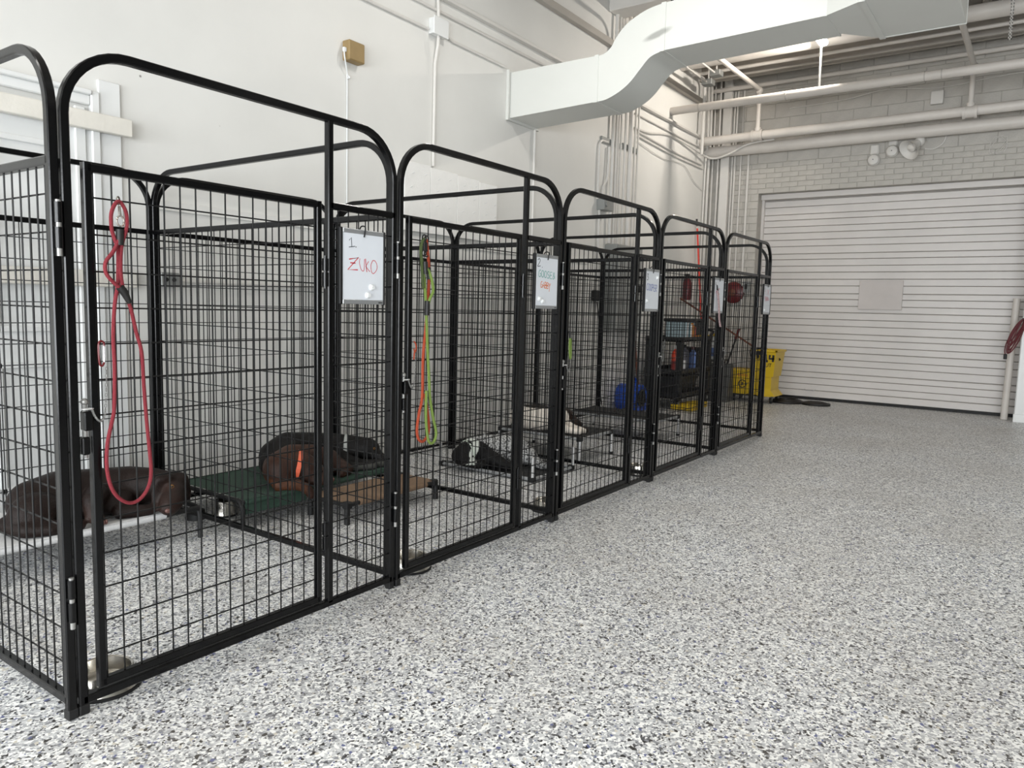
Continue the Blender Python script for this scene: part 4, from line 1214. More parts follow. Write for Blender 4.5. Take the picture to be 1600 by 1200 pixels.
# chocolate dog curled on the pale cot
t = thing('dog', 'chocolate brown dog curled up on the pale grey cot in the nearest pen', 'dog', (0.75, 1.45, 0.165), 'dogs')
CH = lin((27, 17, 14))
CH2 = lin((54, 38, 33))
def choc(p):
    d = (p - Vector((0.965, 1.18, 0.2))).length
    k = max(0, 1 - d / 0.09)
    d2 = min((p - Vector((0.645, 1.22, 0.21))).length, (p - Vector((0.985, 1.215, 0.285))).length * 1.6)
    k = max(k * 0.8, max(0, 1 - d2 / 0.08))
    return tuple(CH[i] + (CH2[i] - CH[i]) * k for i in range(3)) + (1,)
prims = [
    ('c', [((0.49, 1.46, 0.262), 0.105), ((0.62, 1.51, 0.268), 0.112), ((0.78, 1.52, 0.26), 0.104), ((0.92, 1.47, 0.262), 0.098), ((1.0, 1.39, 0.262), 0.088), ((1.035, 1.315, 0.258), 0.08)]),
    ('e', (1.04, 1.29, 0.258), (0.088, 0.085, 0.084)),
    ('e', (1.06, 1.26, 0.3), (0.05, 0.045, 0.04)),
    ('c', [((1.02, 1.245, 0.24), 0.068), ((0.985, 1.2, 0.215), 0.055), ((0.965, 1.185, 0.202), 0.047)]),
    ('e', (0.955, 1.18, 0.196), (0.04, 0.032, 0.03)),
    ('e', (0.945, 1.245, 0.262), (0.036, 0.016, 0.07), (0.22, 0.2, 1)),
    ('e', (0.985, 1.25, 0.322), (0.055, 0.03, 0.022)),
    ('e', (1.1, 1.265, 0.235), (0.02, 0.04, 0.06)),
    # haunch, hind foot, tail
    ('e', (0.46, 1.36, 0.245), (0.11, 0.085, 0.088)),
    ('c', [((0.42, 1.3, 0.2), 0.04), ((0.5, 1.25, 0.192), 0.032), ((0.585, 1.235, 0.187), 0.026)]),
    ('c', [((0.36, 1.4, 0.205), 0.038), ((0.39, 1.29, 0.195), 0.033), ((0.47, 1.235, 0.19), 0.025), ((0.54, 1.225, 0.188), 0.018)]),
    # front legs
    ('c', [((0.72, 1.36, 0.27), 0.055), ((0.655, 1.275, 0.272), 0.042), ((0.645, 1.24, 0.215), 0.034), ((0.66, 1.22, 0.193), 0.03)]),
    ('c', [((0.85, 1.38, 0.22), 0.05), ((0.78, 1.28, 0.195), 0.034), ((0.86, 1.24, 0.192), 0.03), ((0.9, 1.228, 0.19), 0.027)]),
    ('e', (0.72, 1.4, 0.22), (0.2, 0.1, 0.055)),
]
blob('body', prims, 0.009, M['dogmat'], t, choc, 6)
MB().ell((0.945, 1.155, 0.19), (0.018, 0.012, 0.013), 12, 8).build('nose', M['nose'], t)
eye(t, (0.995, 1.207, 0.287), 0.0105)
for k in range(4):
    MB().ell((0.64 + 0.013 * k, 1.196 + 0.002 * k, 0.186), (0.0075, 0.014, 0.012), 10, 6).build('toe', M['nose'], t)

# brown dog with the orange collar
t = thing('dog', 'reddish brown dog with an orange collar resting on the green cot', 'dog', (1.82, 1.28, 0.16), 'dogs')
BR, BR2 = lin((46, 28, 21)), lin((84, 50, 30))
def brn(p):
    k = max(0.0, min(1.0, (p.z - 0.3) / 0.07)) * 0.5 + (0.6 if (p.x < 1.7 and p.z < 0.21) else 0)
    k = min(1, k)
    return tuple(BR[i] + (BR2[i] - BR[i]) * k for i in range(3)) + (1,)
prims = [
    ('c', [((1.665, 1.27, 0.245), 0.092), ((1.73, 1.25, 0.265), 0.088), ((1.78, 1.22, 0.258), 0.08), ((1.815, 1.19, 0.235), 0.07)]),
    ('c', [((1.69, 1.3, 0.245), 0.1), ((1.82, 1.36, 0.26), 0.1), ((1.95, 1.36, 0.245), 0.098), ((2.03, 1.31, 0.225), 0.09)]),
    ('e', (1.82, 1.175, 0.22), (0.068, 0.066, 0.062)),
    ('c', [((1.835, 1.15, 0.205), 0.048), ((1.86, 1.115, 0.19), 0.036), ((1.872, 1.1, 0.184), 0.03)]),
    ('e', (1.775, 1.15, 0.225), (0.03, 0.018, 0.06), (0.1, -0.1, 1)),
    ('e', (1.87, 1.2, 0.245), (0.03, 0.02, 0.05)),
    ('c', [((1.64, 1.24, 0.2), 0.055), ((1.6, 1.19, 0.185), 0.037), ((1.67, 1.14, 0.188), 0.034), ((1.715, 1.105, 0.165), 0.028), ((1.735, 1.09, 0.125), 0.027)]),
    ('c', [((1.76, 1.2, 0.19), 0.04), ((1.8, 1.14, 0.185), 0.03), ((1.83, 1.11, 0.182), 0.028)]),
    ('c', [((2.05, 1.27, 0.22), 0.06), ((2.1, 1.2, 0.19), 0.036), ((2.02, 1.165, 0.184), 0.027)]),
]
blob('body', prims, 0.009, M['dogmat'], t, brn, 6)
q = MB()
ax = Vector((0.72, -0.5, -0.2)).normalized()
cc = Vector((1.757, 1.235, 0.263))
s1_ = ax.cross(Vector((0, 0, 1))).normalized()
s2_ = s1_.cross(ax)
for i in range(24):
    a, b = 2 * math.pi * i / 24, 2 * math.pi * (i + 1) / 24
    pts = [cc + (s1_ * math.cos(w) + s2_ * math.sin(w)) * r + ax * d for w in (a, b) for r in (0.086, 0.09) for d in (-0.012, 0.012)]
    q.hull(pts)
q.build('collar', M['collar'], t)
MB().ell((1.879, 1.083, 0.186), (0.014, 0.012, 0.011), 10, 6).build('nose', M['nose'], t)
eye(t, (1.826, 1.113, 0.236), 0.008, 'darkeye')

# black dog behind it
t = thing('dog', 'black dog with a grey collar lying behind the brown dog on the green cot', 'dog', (2.1, 1.55, 0.16), 'dogs')
BK, BK2 = lin((13, 11, 11)), lin((80, 80, 76))
def blk(p):
    k = 0.8 if (p.y < 1.25 and p.z < 0.2) else 0
    return tuple(BK[i] + (BK2[i] - BK[i]) * k for i in range(3)) + (1,)
prims = [
    ('c', [((1.87, 1.58, 0.25), 0.1), ((1.98, 1.6, 0.275), 0.11), ((2.14, 1.58, 0.262), 0.105), ((2.28, 1.52, 0.25), 0.1), ((2.36, 1.44, 0.25), 0.085), ((2.42, 1.37, 0.25), 0.072)]),
    ('e', (2.425, 1.355, 0.245), (0.072, 0.072, 0.07)),
    ('c', [((2.43, 1.32, 0.22), 0.048), ((2.445, 1.27, 0.195), 0.038), ((2.45, 1.25, 0.19), 0.032)]),
    ('e', (2.375, 1.33, 0.235), (0.022, 0.025, 0.055)),
    ('e', (2.48, 1.36, 0.235), (0.02, 0.03, 0.055)),
    ('e', (1.83, 1.53, 0.225), (0.1, 0.09, 0.08)),
    ('c', [((2.25, 1.42, 0.2), 0.05), ((2.27, 1.27, 0.187), 0.032), ((2.38, 1.21, 0.183), 0.028), ((2.42, 1.195, 0.183), 0.026)]),
    ('c', [((2.15, 1.45, 0.2), 0.05), ((2.18, 1.26, 0.187), 0.032), ((2.3, 1.19, 0.183), 0.026)]),
    ('e', (2.1, 1.5, 0.21), (0.22, 0.12, 0.055)),
]
blob('body', prims, 0.01, M['dogmat'], t, blk, 6)
q = MB()
ax = Vector((0.65, -0.74, 0.0)).normalized()
cc = Vector((2.335, 1.465, 0.25))
s1_ = ax.cross(Vector((0, 0, 1))).normalized()
s2_ = s1_.cross(ax)
for i in range(24):
    a, b = 2 * math.pi * i / 24, 2 * math.pi * (i + 1) / 24
    q.hull([cc + (s1_ * math.cos(w) + s2_ * math.sin(w)) * r + ax * d for w in (a, b) for r in (0.09, 0.095) for d in (-0.011, 0.011)])
q.build('collar', M['greycollar'], t)
MB().ell((2.453, 1.222, 0.192), (0.014, 0.012, 0.011), 10, 6).build('nose', M['rubber'], t)
eye(t, (2.408, 1.29, 0.262), 0.008)

# spotted dog on the upturned cot
t = thing('dog', 'black and grey spotted dog lying on the upside-down cot', 'dog', (3.45, 1.05, 0.02), 'dogs')
def spot(p):
    random.seed(int(p.x * 180) * 7919 + int(p.y * 180) * 131 + int(p.z * 180))
    if p.x < 3.36 - (p.z - 0.1) * 0.5 + (1.05 - p.y) * 0.25:
        if abs((p.x - 3.2) - (p.z - 0.12) * 0.6) < 0.02 and p.z > 0.06:
            return lin((188, 192, 184))
        return lin((12, 11, 11))
    if p.x > 3.615 - (p.y - 0.95) * 0.4:
        if p.z < 0.06 and random.random() < 0.5:
            return lin((150, 150, 148))
        return lin((13, 12, 12))
    return lin((178, 178, 177)) if random.random() < 0.66 else lin((40, 39, 40))
prims = [
    ('c', [((3.2, 1.22, 0.105), 0.07), ((3.29, 1.18, 0.13), 0.105), ((3.4, 1.12, 0.135), 0.115), ((3.52, 1.05, 0.13), 0.112), ((3.6, 0.98, 0.115), 0.095)]),
    ('e', (3.19, 1.2, 0.1), (0.07, 0.066, 0.062)),
    ('c', [((3.17, 1.16, 0.085), 0.045), ((3.22, 1.09, 0.06), 0.035), ((3.25, 1.06, 0.055), 0.03)]),
    ('e', (3.23, 1.15, 0.11), (0.035, 0.02, 0.05)),
    ('c', [((3.33, 1.06, 0.1), 0.06), ((3.36, 0.93, 0.05), 0.034), ((3.4, 0.86, 0.045), 0.028)]),
    ('e', (3.6, 0.92, 0.09), (0.075, 0.09, 0.07)),
    ('c', [((3.62, 0.86, 0.06), 0.045), ((3.56, 0.76, 0.045), 0.03), ((3.63, 0.7, 0.042), 0.026), ((3.68, 0.69, 0.042), 0.024)]),
    ('c', [((3.66, 0.95, 0.06), 0.03), ((3.72, 0.85, 0.045), 0.018), ((3.74, 0.74, 0.042), 0.012)]),
]
blob('body', prims, 0.008, M['roan'], t, spot, 5)
MB().ell((3.258, 1.035, 0.057), (0.013, 0.012, 0.01), 10, 6).build('nose', M['rubber'], t)
eye(t, (3.205, 1.115, 0.115), 0.008, 'darkeye')
q = MB()
ax = Vector((0.9, -0.35, 0.2)).normalized()
cc = Vector((3.255, 1.195, 0.12))
s1_ = ax.cross(Vector((0, 0, 1))).normalized()
s2_ = s1_.cross(ax)
for i in range(20):
    a, b = 2 * math.pi * i / 20, 2 * math.pi * (i + 1) / 20
    q.hull([cc + (s1_ * math.cos(w) + s2_ * math.sin(w)) * r + ax * d for w in (a, b) for r in (0.095, 0.099) for d in (-0.009, 0.009)])
q.build('collar', M['limecollar'], t)

# white dog on the chrome-legged cot
t = thing('dog', 'white dog with a dark brown head on the chrome-legged cot', 'dog', (4.15, 1.1, 0.2), 'dogs')
def wht(p):
    if p.x > 4.19 - (p.z - 0.3) * 0.1 and p.y < 1.12:
        return lin((34, 22, 16))
    if p.x < 4.1 and p.z > 0.385:
        return lin((34, 30, 26))
    return lin((226, 216, 204))
prims = [
    ('c', [((4.08, 1.3, 0.29), 0.1), ((4.08, 1.16, 0.3), 0.11), ((4.13, 1.05, 0.305), 0.1), ((4.18, 1.0, 0.31), 0.085), ((4.22, 0.97, 0.315), 0.07)]),
    ('e', (4.23, 0.96, 0.315), (0.068, 0.068, 0.062)),
    ('c', [((4.245, 0.93, 0.295), 0.045), ((4.26, 0.88, 0.265), 0.034), ((4.265, 0.86, 0.255), 0.03)]),
    ('e', (4.185, 0.93, 0.31), (0.022, 0.02, 0.05)),
    ('e', (4.28, 0.97, 0.3), (0.02, 0.03, 0.05)),
    ('c', [((4.1, 1.0, 0.27), 0.055), ((4.11, 0.88, 0.23), 0.032), ((4.13, 0.78, 0.222), 0.027)]),
    ('c', [((4.18, 1.0, 0.26), 0.055), ((4.2, 0.86, 0.23), 0.032), ((4.21, 0.77, 0.222), 0.027)]),
    ('c', [((4.1, 1.32, 0.26), 0.08), ((4.2, 1.26, 0.23), 0.04), ((4.28, 1.2, 0.225), 0.03)]),
]
blob('body', prims, 0.009, M['dogmat'], t, wht, 6)
q = MB()
ax = Vector((0.5, -0.8, 0.1)).normalized()
cc = Vector((4.13, 1.05, 0.305))
s1_ = ax.cross(Vector((0, 0, 1))).normalized()
s2_ = s1_.cross(ax)
for i in range(20):
    a, b = 2 * math.pi * i / 20, 2 * math.pi * (i + 1) / 20
    q.hull([cc + (s1_ * math.cos(w) + s2_ * math.sin(w)) * r + ax * d for w in (a, b) for r in (0.1, 0.105) for d in (-0.01, 0.01)])
q.build('collar', M['bluecollar'], t)
MB().ell((4.268, 0.835, 0.257), (0.013, 0.012, 0.01), 10, 6).build('nose', M['rubber'], t)
eye(t, (4.215, 0.9, 0.335), 0.008, 'darkeye')
random.seed(11)

# ---------------------------------------------------------------- cleaning corner
# blue air mover
t = thing('air_mover', 'blue carpet-dryer fan on the floor by the wall past the pens', 'fan', (7.05, 1.78, 0))
q = MB()
prof = []
for i in range(25):
    a = R(-60 + 300 * i / 24)
    rr = 0.14 + 0.03 * i / 24
    prof.append((7.05 + rr * math.cos(a), 0.165 + rr * math.sin(a)))
prof = [(x, max(z, 0.012)) for x, z in prof] + [(7.32, 0.012), (7.32, 0.12)]
n = len(prof)
q.add([(x, y, z) for y in (1.63, 1.9) for x, z in prof], [tuple(range(n)), tuple(range(2 * n - 1, n - 1, -1))] + [(a, (a + 1) % n, (a + 1) % n + n, a + n) for a in range(n)])
q.build('housing', M['blue'], t)
MB().lathe([(0.1, 0.0), (0.105, 0.012), (0.085, 0.016), (0.07, 0.004), (0.0, 0.004)], (7.04, 1.63, 0.165), 24, (0, -1, 0)).build('inlet_ring', M['rubber'], t)
q = MB()
for k in range(7):
    q.cyl((7.04 - 0.08, 1.618, 0.105 + k * 0.02), (7.04 + 0.08, 1.618, 0.105 + k * 0.02), 0.003, None, 6)
q.build('grille', M['rubber'], t)
MB().cbox(7.03, 7.12, 1.6, 1.632, 0.1, 0.16, 0.006).build('motor_cover', M['rubber'], t)
MB().tube(smoothpath([(6.98, 1.76, 0.3), (6.97, 1.76, 0.36), (7.02, 1.76, 0.385), (7.1, 1.76, 0.385), (7.15, 1.76, 0.36), (7.15, 1.76, 0.3)], 4), 0.014, 10).build('carry_handle', M['blue'], t)
tag(MB().tube(smoothpath([(6.9, 1.62, 0.12), (6.8, 1.66, 0.1), (6.66, 1.75, 0.02), (6.62, 1.88, 0.012), (6.6, 1.94, 0.3), (6.56, 1.96, 1.0), (6.47, 1.95, 1.27)], 6), 0.006, 8).build('fan_cord', M['rubber']), 'black power cord running from the blue fan up the wall', 'cord')
tag(MB().cbox(6.42, 6.52, YL - 0.06, YL - 0.001, 1.28, 1.4, 0.01).build('wall_plug', M['rubber']), 'black plug block on the wall behind the fourth pen', 'plug')

# utility cart
t = thing('utility_cart', 'black three-shelf plastic utility cart beyond the last pen', 'cart', (8.0, 1.6, 0))
cx0, cx1, cy0, cy1 = 7.53, 8.55, 1.36, 1.84
for z0, z1 in ((0.13, 0.2), (0.42, 0.49), (0.82, 0.88)):
    q = MB().cbox(cx0, cx1, cy0, cy1, z0, z0 + 0.025, 0.006)
    for a in ((cx0, cx1, cy0, cy0 + 0.02), (cx0, cx1, cy1 - 0.02, cy1), (cx0, cx0 + 0.02, cy0, cy1), (cx1 - 0.02, cx1, cy0, cy1)):
        q.cbox(a[0], a[1], a[2], a[3], z0, z1, 0.005)
    q.build('tray', M['cart'], t)
for x in (cx0 + 0.04, cx1 - 0.04):
    for y in (cy0 + 0.04, cy1 - 0.04):
        MB().cbox(x - 0.035, x + 0.035, y - 0.035, y + 0.035, 0.1, 0.83, 0.012).build('corner_post', M['cart'], t)
        c = MB().lathe([(0, -0.016), (0.045, -0.016), (0.055, -0.01), (0.055, 0.01), (0.045, 0.016), (0, 0.016)], (x, y, 0.056), 20, (0, 1, 0)).build('caster', M['rubber'], t)
        MB().cbox(x - 0.02, x + 0.02, y - 0.026, y + 0.026, 0.06, 0.112, 0.004).build('fork', M['greybox'], c)
MB().tube(smoothpath([(cx1 - 0.02, cy0 + 0.05, 0.86), (cx1 + 0.1, cy0 + 0.05, 0.95), (cx1 + 0.1, cy1 - 0.05, 0.95), (cx1 - 0.02, cy1 - 0.05, 0.86)], 4), 0.018, 10).build('push_handle', M['cart'], t)
# things on the cart
t = thing('storage_tub', 'clear storage tub with a black lid and coloured packets on the cart', 'tub', (7.94, 1.55, 0.845))
MB().cbox(7.8, 8.08, 1.42, 1.7, 0.846, 1.06, 0.01).build('tub_body', M['clear'], t)
MB().cbox(7.78, 8.1, 1.4, 1.72, 1.06, 1.1, 0.008).build('lid', M['rubber'], t)
for i, (x, m, h) in enumerate(((7.82, 'whiteplastic', 0.19), (7.87, 'teal', 0.18), (7.92, 'whiteplastic', 0.17), (7.965, 'amber', 0.19), (8.01, 'amber', 0.16), (8.05, 'orange', 0.14))):
    MB().cbox(x - 0.02, x + 0.022, 1.405, 1.421, 0.86, 0.86 + h, 0.003).build('packet', M[m], t)
t = thing('storage_crate', 'solid black crate beside the clear tub on the cart', 'crate', (8.28, 1.6, 0.845))
MB().cbox(8.12, 8.46, 1.45, 1.78, 0.846, 1.07, 0.012).build('crate_body', M['cart'], t)
MB().cbox(8.1, 8.48, 1.43, 1.8, 1.07, 1.1, 0.008).build('lid', M['cart'], t)
for i in range(6):
    x = 8.12 + 0.068 * i
    tag(MB().cbox(x, x + 0.055, 1.385, 1.44, 0.846, 0.895, 0.008).build('sponge', M['yellow' if i % 3 else 'amber']), 'small sponge, %s from the left in the row on the cart top' % ['first', 'second', 'third', 'fourth', 'fifth', 'sixth'][i], 'sponge', 'sponges on the cart')
def bottle(name, label, x, y, z, r, h, m, cap='rubber', lab=None, group=None, cat='bottle'):
    t = thing(name, label, cat, (x, y, z), group)
    MB().lathe([(0, 0), (r * 0.95, 0.0), (r, 0.008), (r, h * 0.68), (r * 0.85, h * 0.76), (r * 0.35, h * 0.86), (r * 0.33, h * 0.9), (0, h * 0.9)], (x, y, z), 20).build('bottle_body', M[m], t)
    MB().lathe([(0, h * 0.88), (r * 0.42, h * 0.88), (r * 0.42, h), (0, h)], (x, y, z), 14).build('cap', M[cap], t)
    if lab:
        b = MB().lathe([(r + 0.001, h * 0.12), (r + 0.002, h * 0.12), (r + 0.002, h * 0.45), (r + 0.001, h * 0.45)], (x, y, z), 20).build('label_band', M[lab], t)
    return t
bottle('cleaner_bottle', 'bright orange bottle at the left end of the middle cart shelf', 7.58, 1.45, 0.446, 0.05, 0.33, 'orange', 'whiteplastic', 'redcollar', 'cleaning bottles')
bottle('cleaner_bottle', 'second orange bottle, right beside the leftmost one on the cart', 7.69, 1.47, 0.446, 0.048, 0.32, 'orange', 'orange', None, 'cleaning bottles')
bottle('cleaner_jug', 'grey jug with a small white label on the middle cart shelf', 7.82, 1.48, 0.446, 0.062, 0.32, 'greyjug', 'rubber', 'whiteplastic', 'cleaning bottles')
bottle('cleaner_jug', 'plain grey jug in the middle of the middle cart shelf', 7.97, 1.5, 0.446, 0.06, 0.33, 'greyjug', 'rubber', None, 'cleaning bottles')
bottle('spray_bottle', 'dark blue spray bottle with a red top on the cart', 8.13, 1.45, 0.446, 0.045, 0.3, 'bluelabel', 'redmetal', None, 'cleaning bottles')
t = thing('storage_box', 'black box with a small white label on the middle cart shelf', 'box', (8.36, 1.56, 0.446))
MB().cbox(8.22, 8.5, 1.42, 1.7, 0.447, 0.7, 0.01).build('box_body', M['cart'], t)
MB().cbox(8.2, 8.52, 1.4, 1.72, 0.7, 0.73, 0.006).build('lid', M['text'], t)
MB().box(8.36, 8.42, 1.417, 1.421, 0.54, 0.62).build('label_sheet', M['whiteplastic'], t)
t = thing('lower_bin', 'wide black bin on the bottom shelf of the cart', 'bin', (7.9, 1.6, 0.156))
MB().hull([(x, y, z) for z, dx in ((0.157, 0.03), (0.38, 0.0)) for x in (7.57 + dx, 8.25 - dx) for y in (1.42 + dx, 1.78 - dx)]).build('bin_body', M['cart'], t)
MB().cbox(7.55, 8.27, 1.4, 1.8, 0.372, 0.4, 0.006).build('rim', M['cart'], t)
t = thing('wet_floor_sign', 'folded yellow floor sign lying under the cart', 'sign', (7.8, 1.3, 0))
for k in range(2):
    q = MB().hull([(x, y, 0.008 + 0.034 * k + dz) for x, w in ((7.5, 0.14), (8.1, 0.09)) for y in (1.31 - w, 1.31 + w) for dz in (0, 0.026)])
    q.build('leaf', M['yellow'], t)

# mop bucket
t = thing('mop_bucket', 'yellow mop bucket with a wringer and black figures beside the roller door', 'bucket', (9.2, 0.98, 0))
def taper(q, x0, x1, y0, y1, z0, z1, dx, dy):
    q.hull([(x0 + dx, y0 + dy, z0), (x1 - dx, y0 + dy, z0), (x0 + dx, y1 - dy, z0), (x1 - dx, y1 - dy, z0), (x0, y0, z1), (x1, y0, z1), (x0, y1, z1), (x1, y1, z1)])
    return q
q = taper(MB(), 9.05, 9.43, 0.84, 1.3, 0.09, 0.42, 0.04, 0.05)
q.build('tub', M['yellow'], t)
q = MB()
for a in ((9.03, 9.45, 0.82, 0.86), (9.03, 9.45, 1.28, 1.32), (9.03, 9.07, 0.82, 1.32), (9.41, 9.45, 0.82, 1.32)):
    q.cbox(a[0], a[1], a[2], a[3], 0.405, 0.43, 0.005)
q.build('rim', M['yellow'], t)
q = taper(MB(), 9.06, 9.42, 0.72, 0.9, 0.09, 0.47, 0.0, 0.0)
q.hull([(9.05, 0.66, 0.1), (9.43, 0.66, 0.1), (9.05, 0.9, 0.1), (9.43, 0.9, 0.1), (9.06, 0.74, 0.2), (9.42, 0.74, 0.2), (9.06, 0.9, 0.2), (9.42, 0.9, 0.2)])
q.build('front_column', M['yellow'], t)
wr = taper(MB(), 9.0, 9.42, 0.66, 0.98, 0.36, 0.7, 0.03, 0.03).build('wringer', M['yellow'], t)
q = MB()
for a in ((8.985, 9.44, 0.645, 0.675), (8.985, 9.44, 0.965, 0.995), (8.985, 9.015, 0.645, 0.995), (9.41, 9.44, 0.645, 0.995)):
    q.cbox(a[0], a[1], a[2], a[3], 0.685, 0.715, 0.006)
q.build('wringer_rim', M['yellow'], wr)
# figures on the face turned to the room
def facetext(strs, y0, z0, w, h, gap, wd, xf, m, nm, par):
    q = MB()
    for i, ch in enumerate(strs):
        for st in letter(ch, 0, 0, w, h):
            q.ribbon([(xf, y0 - i * (w + gap) - a, z0 + b) for a, b in st], wd, (-1, 0, 0))
    q.build(nm, M[m], par)
facetext('14', 0.83, 0.56, 0.07, 0.09, 0.015, 0.028, 8.998, 'text', 'figures', wr)
facetext('UT', 0.79, 0.49, 0.035, 0.045, 0.008, 0.007, 9.006, 'text', 'small_print', wr)
facetext('~', 1.17, 0.34, 0.14, 0.03, 0.01, 0.008, 9.05, 'red_ink', 'red_print', t)
MB().ribbon([(9.057, 1.1 + 0.05 * math.cos(a * math.pi / 10), 0.24 + 0.05 * math.sin(a * math.pi / 10)) for a in range(21)], 0.012, (-1, 0, 0)).ribbon([(9.057, 1.1, 0.22), (9.057, 1.1, 0.265)], 0.014, (-1, 0, 0)).build('round_mark', M['text'], t)
for y in (0.72, 1.22):
    for x in (9.1, 9.38):
        c = MB().lathe([(0, -0.015), (0.036, -0.015), (0.042, -0.008), (0.042, 0.008), (0.036, 0.015), (0, 0.015)], (x, y, 0.042), 18, (0, 1, 0)).build('caster', M['rubber'], t)
        MB().cbox(x - 0.018, x + 0.018, y - 0.022, y + 0.022, 0.045, 0.1, 0.004).build('fork', M['greyplastic'], c)
MB().cbox(9.06, 9.42, 0.8, 1.24, 0.085, 0.1, 0.003).build('bumper', M['rubber'], t)
MB().tube([(9.2, 0.66, 0.58), (9.15, 0.72, 0.66), (9.1, 0.9, 0.72)], 0.014, 8).build('wringer_lever', M['rubber'], wr)

# mop, poles and dustpan
t = thing('mop', 'mop with a long brown wooden handle leaning across the cart', 'mop', (9.0, 1.0, 0.5))
MB().cyl((8.35, 1.75, 1.36), (9.1, 0.95, 0.72), 0.0125, None, 10).build('handle', M['wood'], t)
MB().cbox(9.06, 9.16, 0.85, 0.99, 0.69, 0.73, 0.008).build('clamp', M['rubber'], t)
q = MB()
for k in range(16):
    y = 0.8 + 0.012 * k
    q.tube(smoothpath([(9.1, 0.92, 0.71), (9.04 + 0.02 * random.random(), y, 0.735), (8.985, y + 0.02 * random.random(), 0.69), (8.975, y, 0.6 + 0.05 * random.random())], 4), 0.008, 6)
q.build('mop_head', M['hose'], t)['kind'] = 'stuff'
t = thing('push_broom', 'broom with a bright red pole leaning in the far corner', 'broom', (9.45, 1.85, 0))
MB().cyl((9.36, 1.965, 2.37), (9.5, 1.8, 0.1), 0.0125, None, 10).build('pole', M['redpole'], t)
MB().cyl((9.357, 1.967, 2.4), (9.345, 1.975, 2.5), 0.0135, None, 10).build('grip', M['rubber'], t)
MB().cbox(9.37, 9.61, 1.76, 1.83, 0.06, 0.11, 0.006).build('broom_block', M['redmetal'], t)
q = MB()
for k in range(24):
    q.cyl((9.38 + 0.0095 * k, 1.795, 0.062), (9.375 + 0.0098 * k, 1.78 + 0.03 * (k % 2), 0.0), 0.005, None, 5)
q.build('bristles', M['rubber'], t)['kind'] = 'stuff'
t = thing('wooden_pole', 'reddish brown wooden pole leaning on the wall behind the fan', 'pole', (7.38, 1.9, 0))
MB().cyl((7.42, 1.975, 1.2), (7.5, 1.86, 0.01), 0.014, None, 10).build('shaft', M['wood'], t)
MB().cyl((7.42, 1.975, 1.2), (7.417, 1.98, 1.25), 0.015, None, 10).build('grip', M['redmetal'], t)
t = thing('lobby_dustpan', 'grey upright dustpan with a dark handle in front of the mop bucket', 'dustpan', (8.9, 1.35, 0))
MB().hull([(8.75, 1.2, 0.0), (8.75, 1.5, 0.0), (9.0, 1.2, 0.0), (9.0, 1.5, 0.0), (8.95, 1.22, 0.5), (8.95, 1.5, 0.5), (9.02, 1.22, 0.5), (9.02, 1.5, 0.5)]).build('pan', M['greyplastic'], t)
MB().cyl((8.98, 1.3, 0.48), (9.05, 1.18, 0.98), 0.012, None, 10).build('handle', M['rubber'], t)
MB().cyl((9.03, 1.215, 0.84), (9.05, 1.18, 0.98), 0.018, None, 10).build('red_sleeve', M['redmetal'], t)
MB().tube([(8.72, 1.5, 0.5), (8.74, 1.5, 0.3), (8.76, 1.45, 0.02)], 0.012, 8).build('side_arm', M['rubber'], t)
t = bottle('detergent_jug', 'white jug with a blue label and yellow cap on a shelf by the wall', 9.2, 1.55, 0.54, 0.1, 0.36, 'whiteplastic', 'yellow', 'bluelabel', None, 'jug')
t = thing('corner_stand', 'small dark grey stand under the white jug', 'stand', (9.2, 1.55, 0))
MB().cbox(9.05, 9.36, 1.42, 1.68, 0.51, 0.54, 0.005).build('stand_top', M['greyplastic'], t)
for x in (9.08, 9.33):
    for y in (1.45, 1.65):
        MB().cyl((x, y, 0), (x, y, 0.515), 0.012, None, 8).build('leg', M['greyplastic'], t)
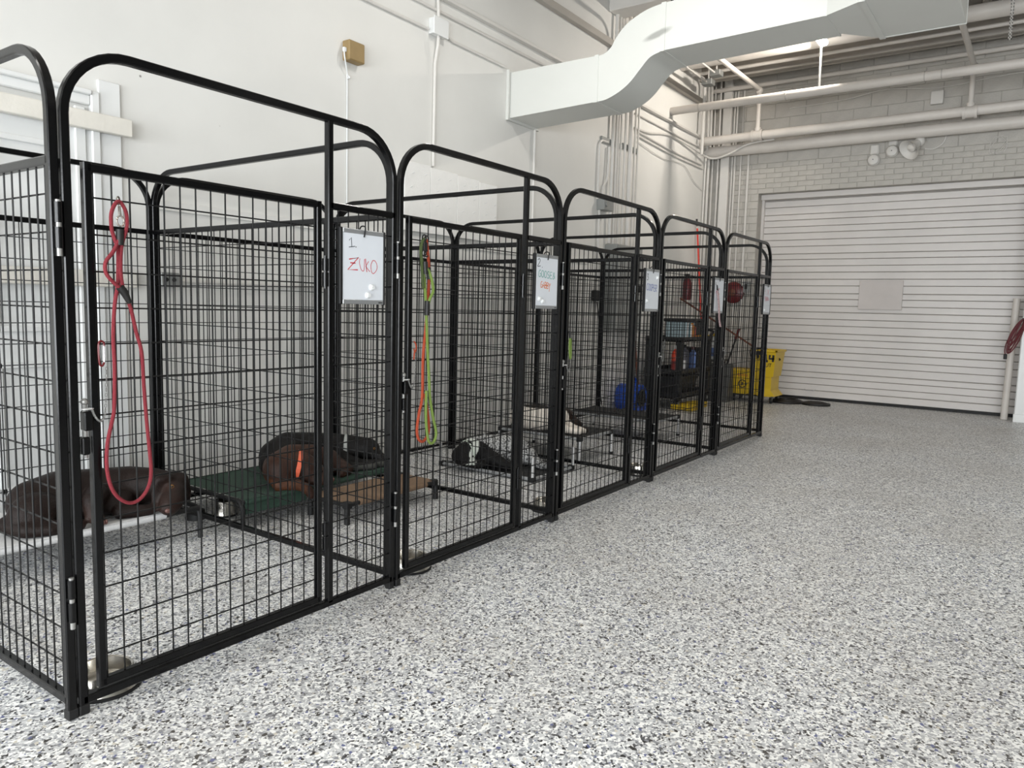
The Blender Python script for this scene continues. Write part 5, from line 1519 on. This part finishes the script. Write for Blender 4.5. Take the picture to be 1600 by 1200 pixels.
# on the walls of the corner
t = thing('fire_extinguisher', 'red fire extinguisher box on the left wall behind the cart', 'extinguisher', (9.0, YL, 1.35))
MB().lathe([(0, 0), (0.055, 0.0), (0.06, 0.02), (0.06, 0.24), (0.04, 0.29), (0.018, 0.3), (0.018, 0.33), (0, 0.33)], (9.0, YL - 0.075, 1.35), 20).build('cylinder', M['redmetal'], t)
MB().cbox(8.97, 9.03, YL - 0.1, YL - 0.04, 1.68, 1.71, 0.004).build('valve', M['rubber'], t)
MB().cbox(8.98, 9.02, YL - 0.02, YL - 0.001, 1.4, 1.65, 0.003).build('bracket', M['greybox'], t)
t = thing('hose_reel', 'round dark red reel on the brick left of the roller door', 'reel', (XF, 1.53, 1.33))
MB().lathe([(0, 0.0), (0.15, 0.0), (0.155, 0.012), (0.15, 0.03), (0.1, 0.05), (0.05, 0.055), (0, 0.055)], (XF - 0.03, 1.53, 1.48), 30, (-1, 0, 0)).build('reel_disc', M['redmetal'], t)
MB().lathe([(0.045, 0.05), (0.05, 0.065), (0.03, 0.07), (0, 0.07)], (XF - 0.03, 1.53, 1.48), 20, (-1, 0, 0)).build('hub', M['wood'], t)
t = thing('wall_switch', 'small dark grey switch box on the brick near the roller door', 'switch', (XF, 1.35, 1.48))
MB().cbox(XF - 0.06, XF - 0.008, 1.3, 1.39, 1.48, 1.64, 0.005).build('box_body', M['greybox'], t)
MB().cbox(XF - 0.075, XF - 0.06, 1.325, 1.365, 1.53, 1.6, 0.004).build('button_plate', M['rubber'], t)

# black hose on the floor
t = thing('floor_hose', 'black hose coiled on the floor between the mop bucket and the roller door', 'hose', (9.4, 0.5, 0))
q = MB()
for k in range(3):
    pts = [(9.42 + (0.2 - 0.03 * k) * math.cos(a * math.pi / 12), 0.6 + (0.2 - 0.03 * k) * math.sin(a * math.pi / 12), 0.016 + 0.012 * k) for a in range(24)]
    q.tube(pts, 0.016, 8, True)
q.tube([(9.3, 0.5, 0.02), (9.55, 0.75, 0.04)], 0.016, 8)
q.build('large_coil', M['hose'], t)
q = MB()
for k in range(5):
    pts = [(9.4 + (0.12 - 0.018 * k) * math.cos(a * math.pi / 12), 0.22 + (0.17 - 0.018 * k) * math.sin(a * math.pi / 12), 0.018 + 0.004 * k) for a in range(24)]
    q.tube(pts, 0.017, 8, True)
q.build('flat_coil', M['hose'], t)
MB().tube([(9.36, 0.42, 0.018), (9.38, 0.37, 0.018)], 0.016, 8).build('link', M['hose'], t)
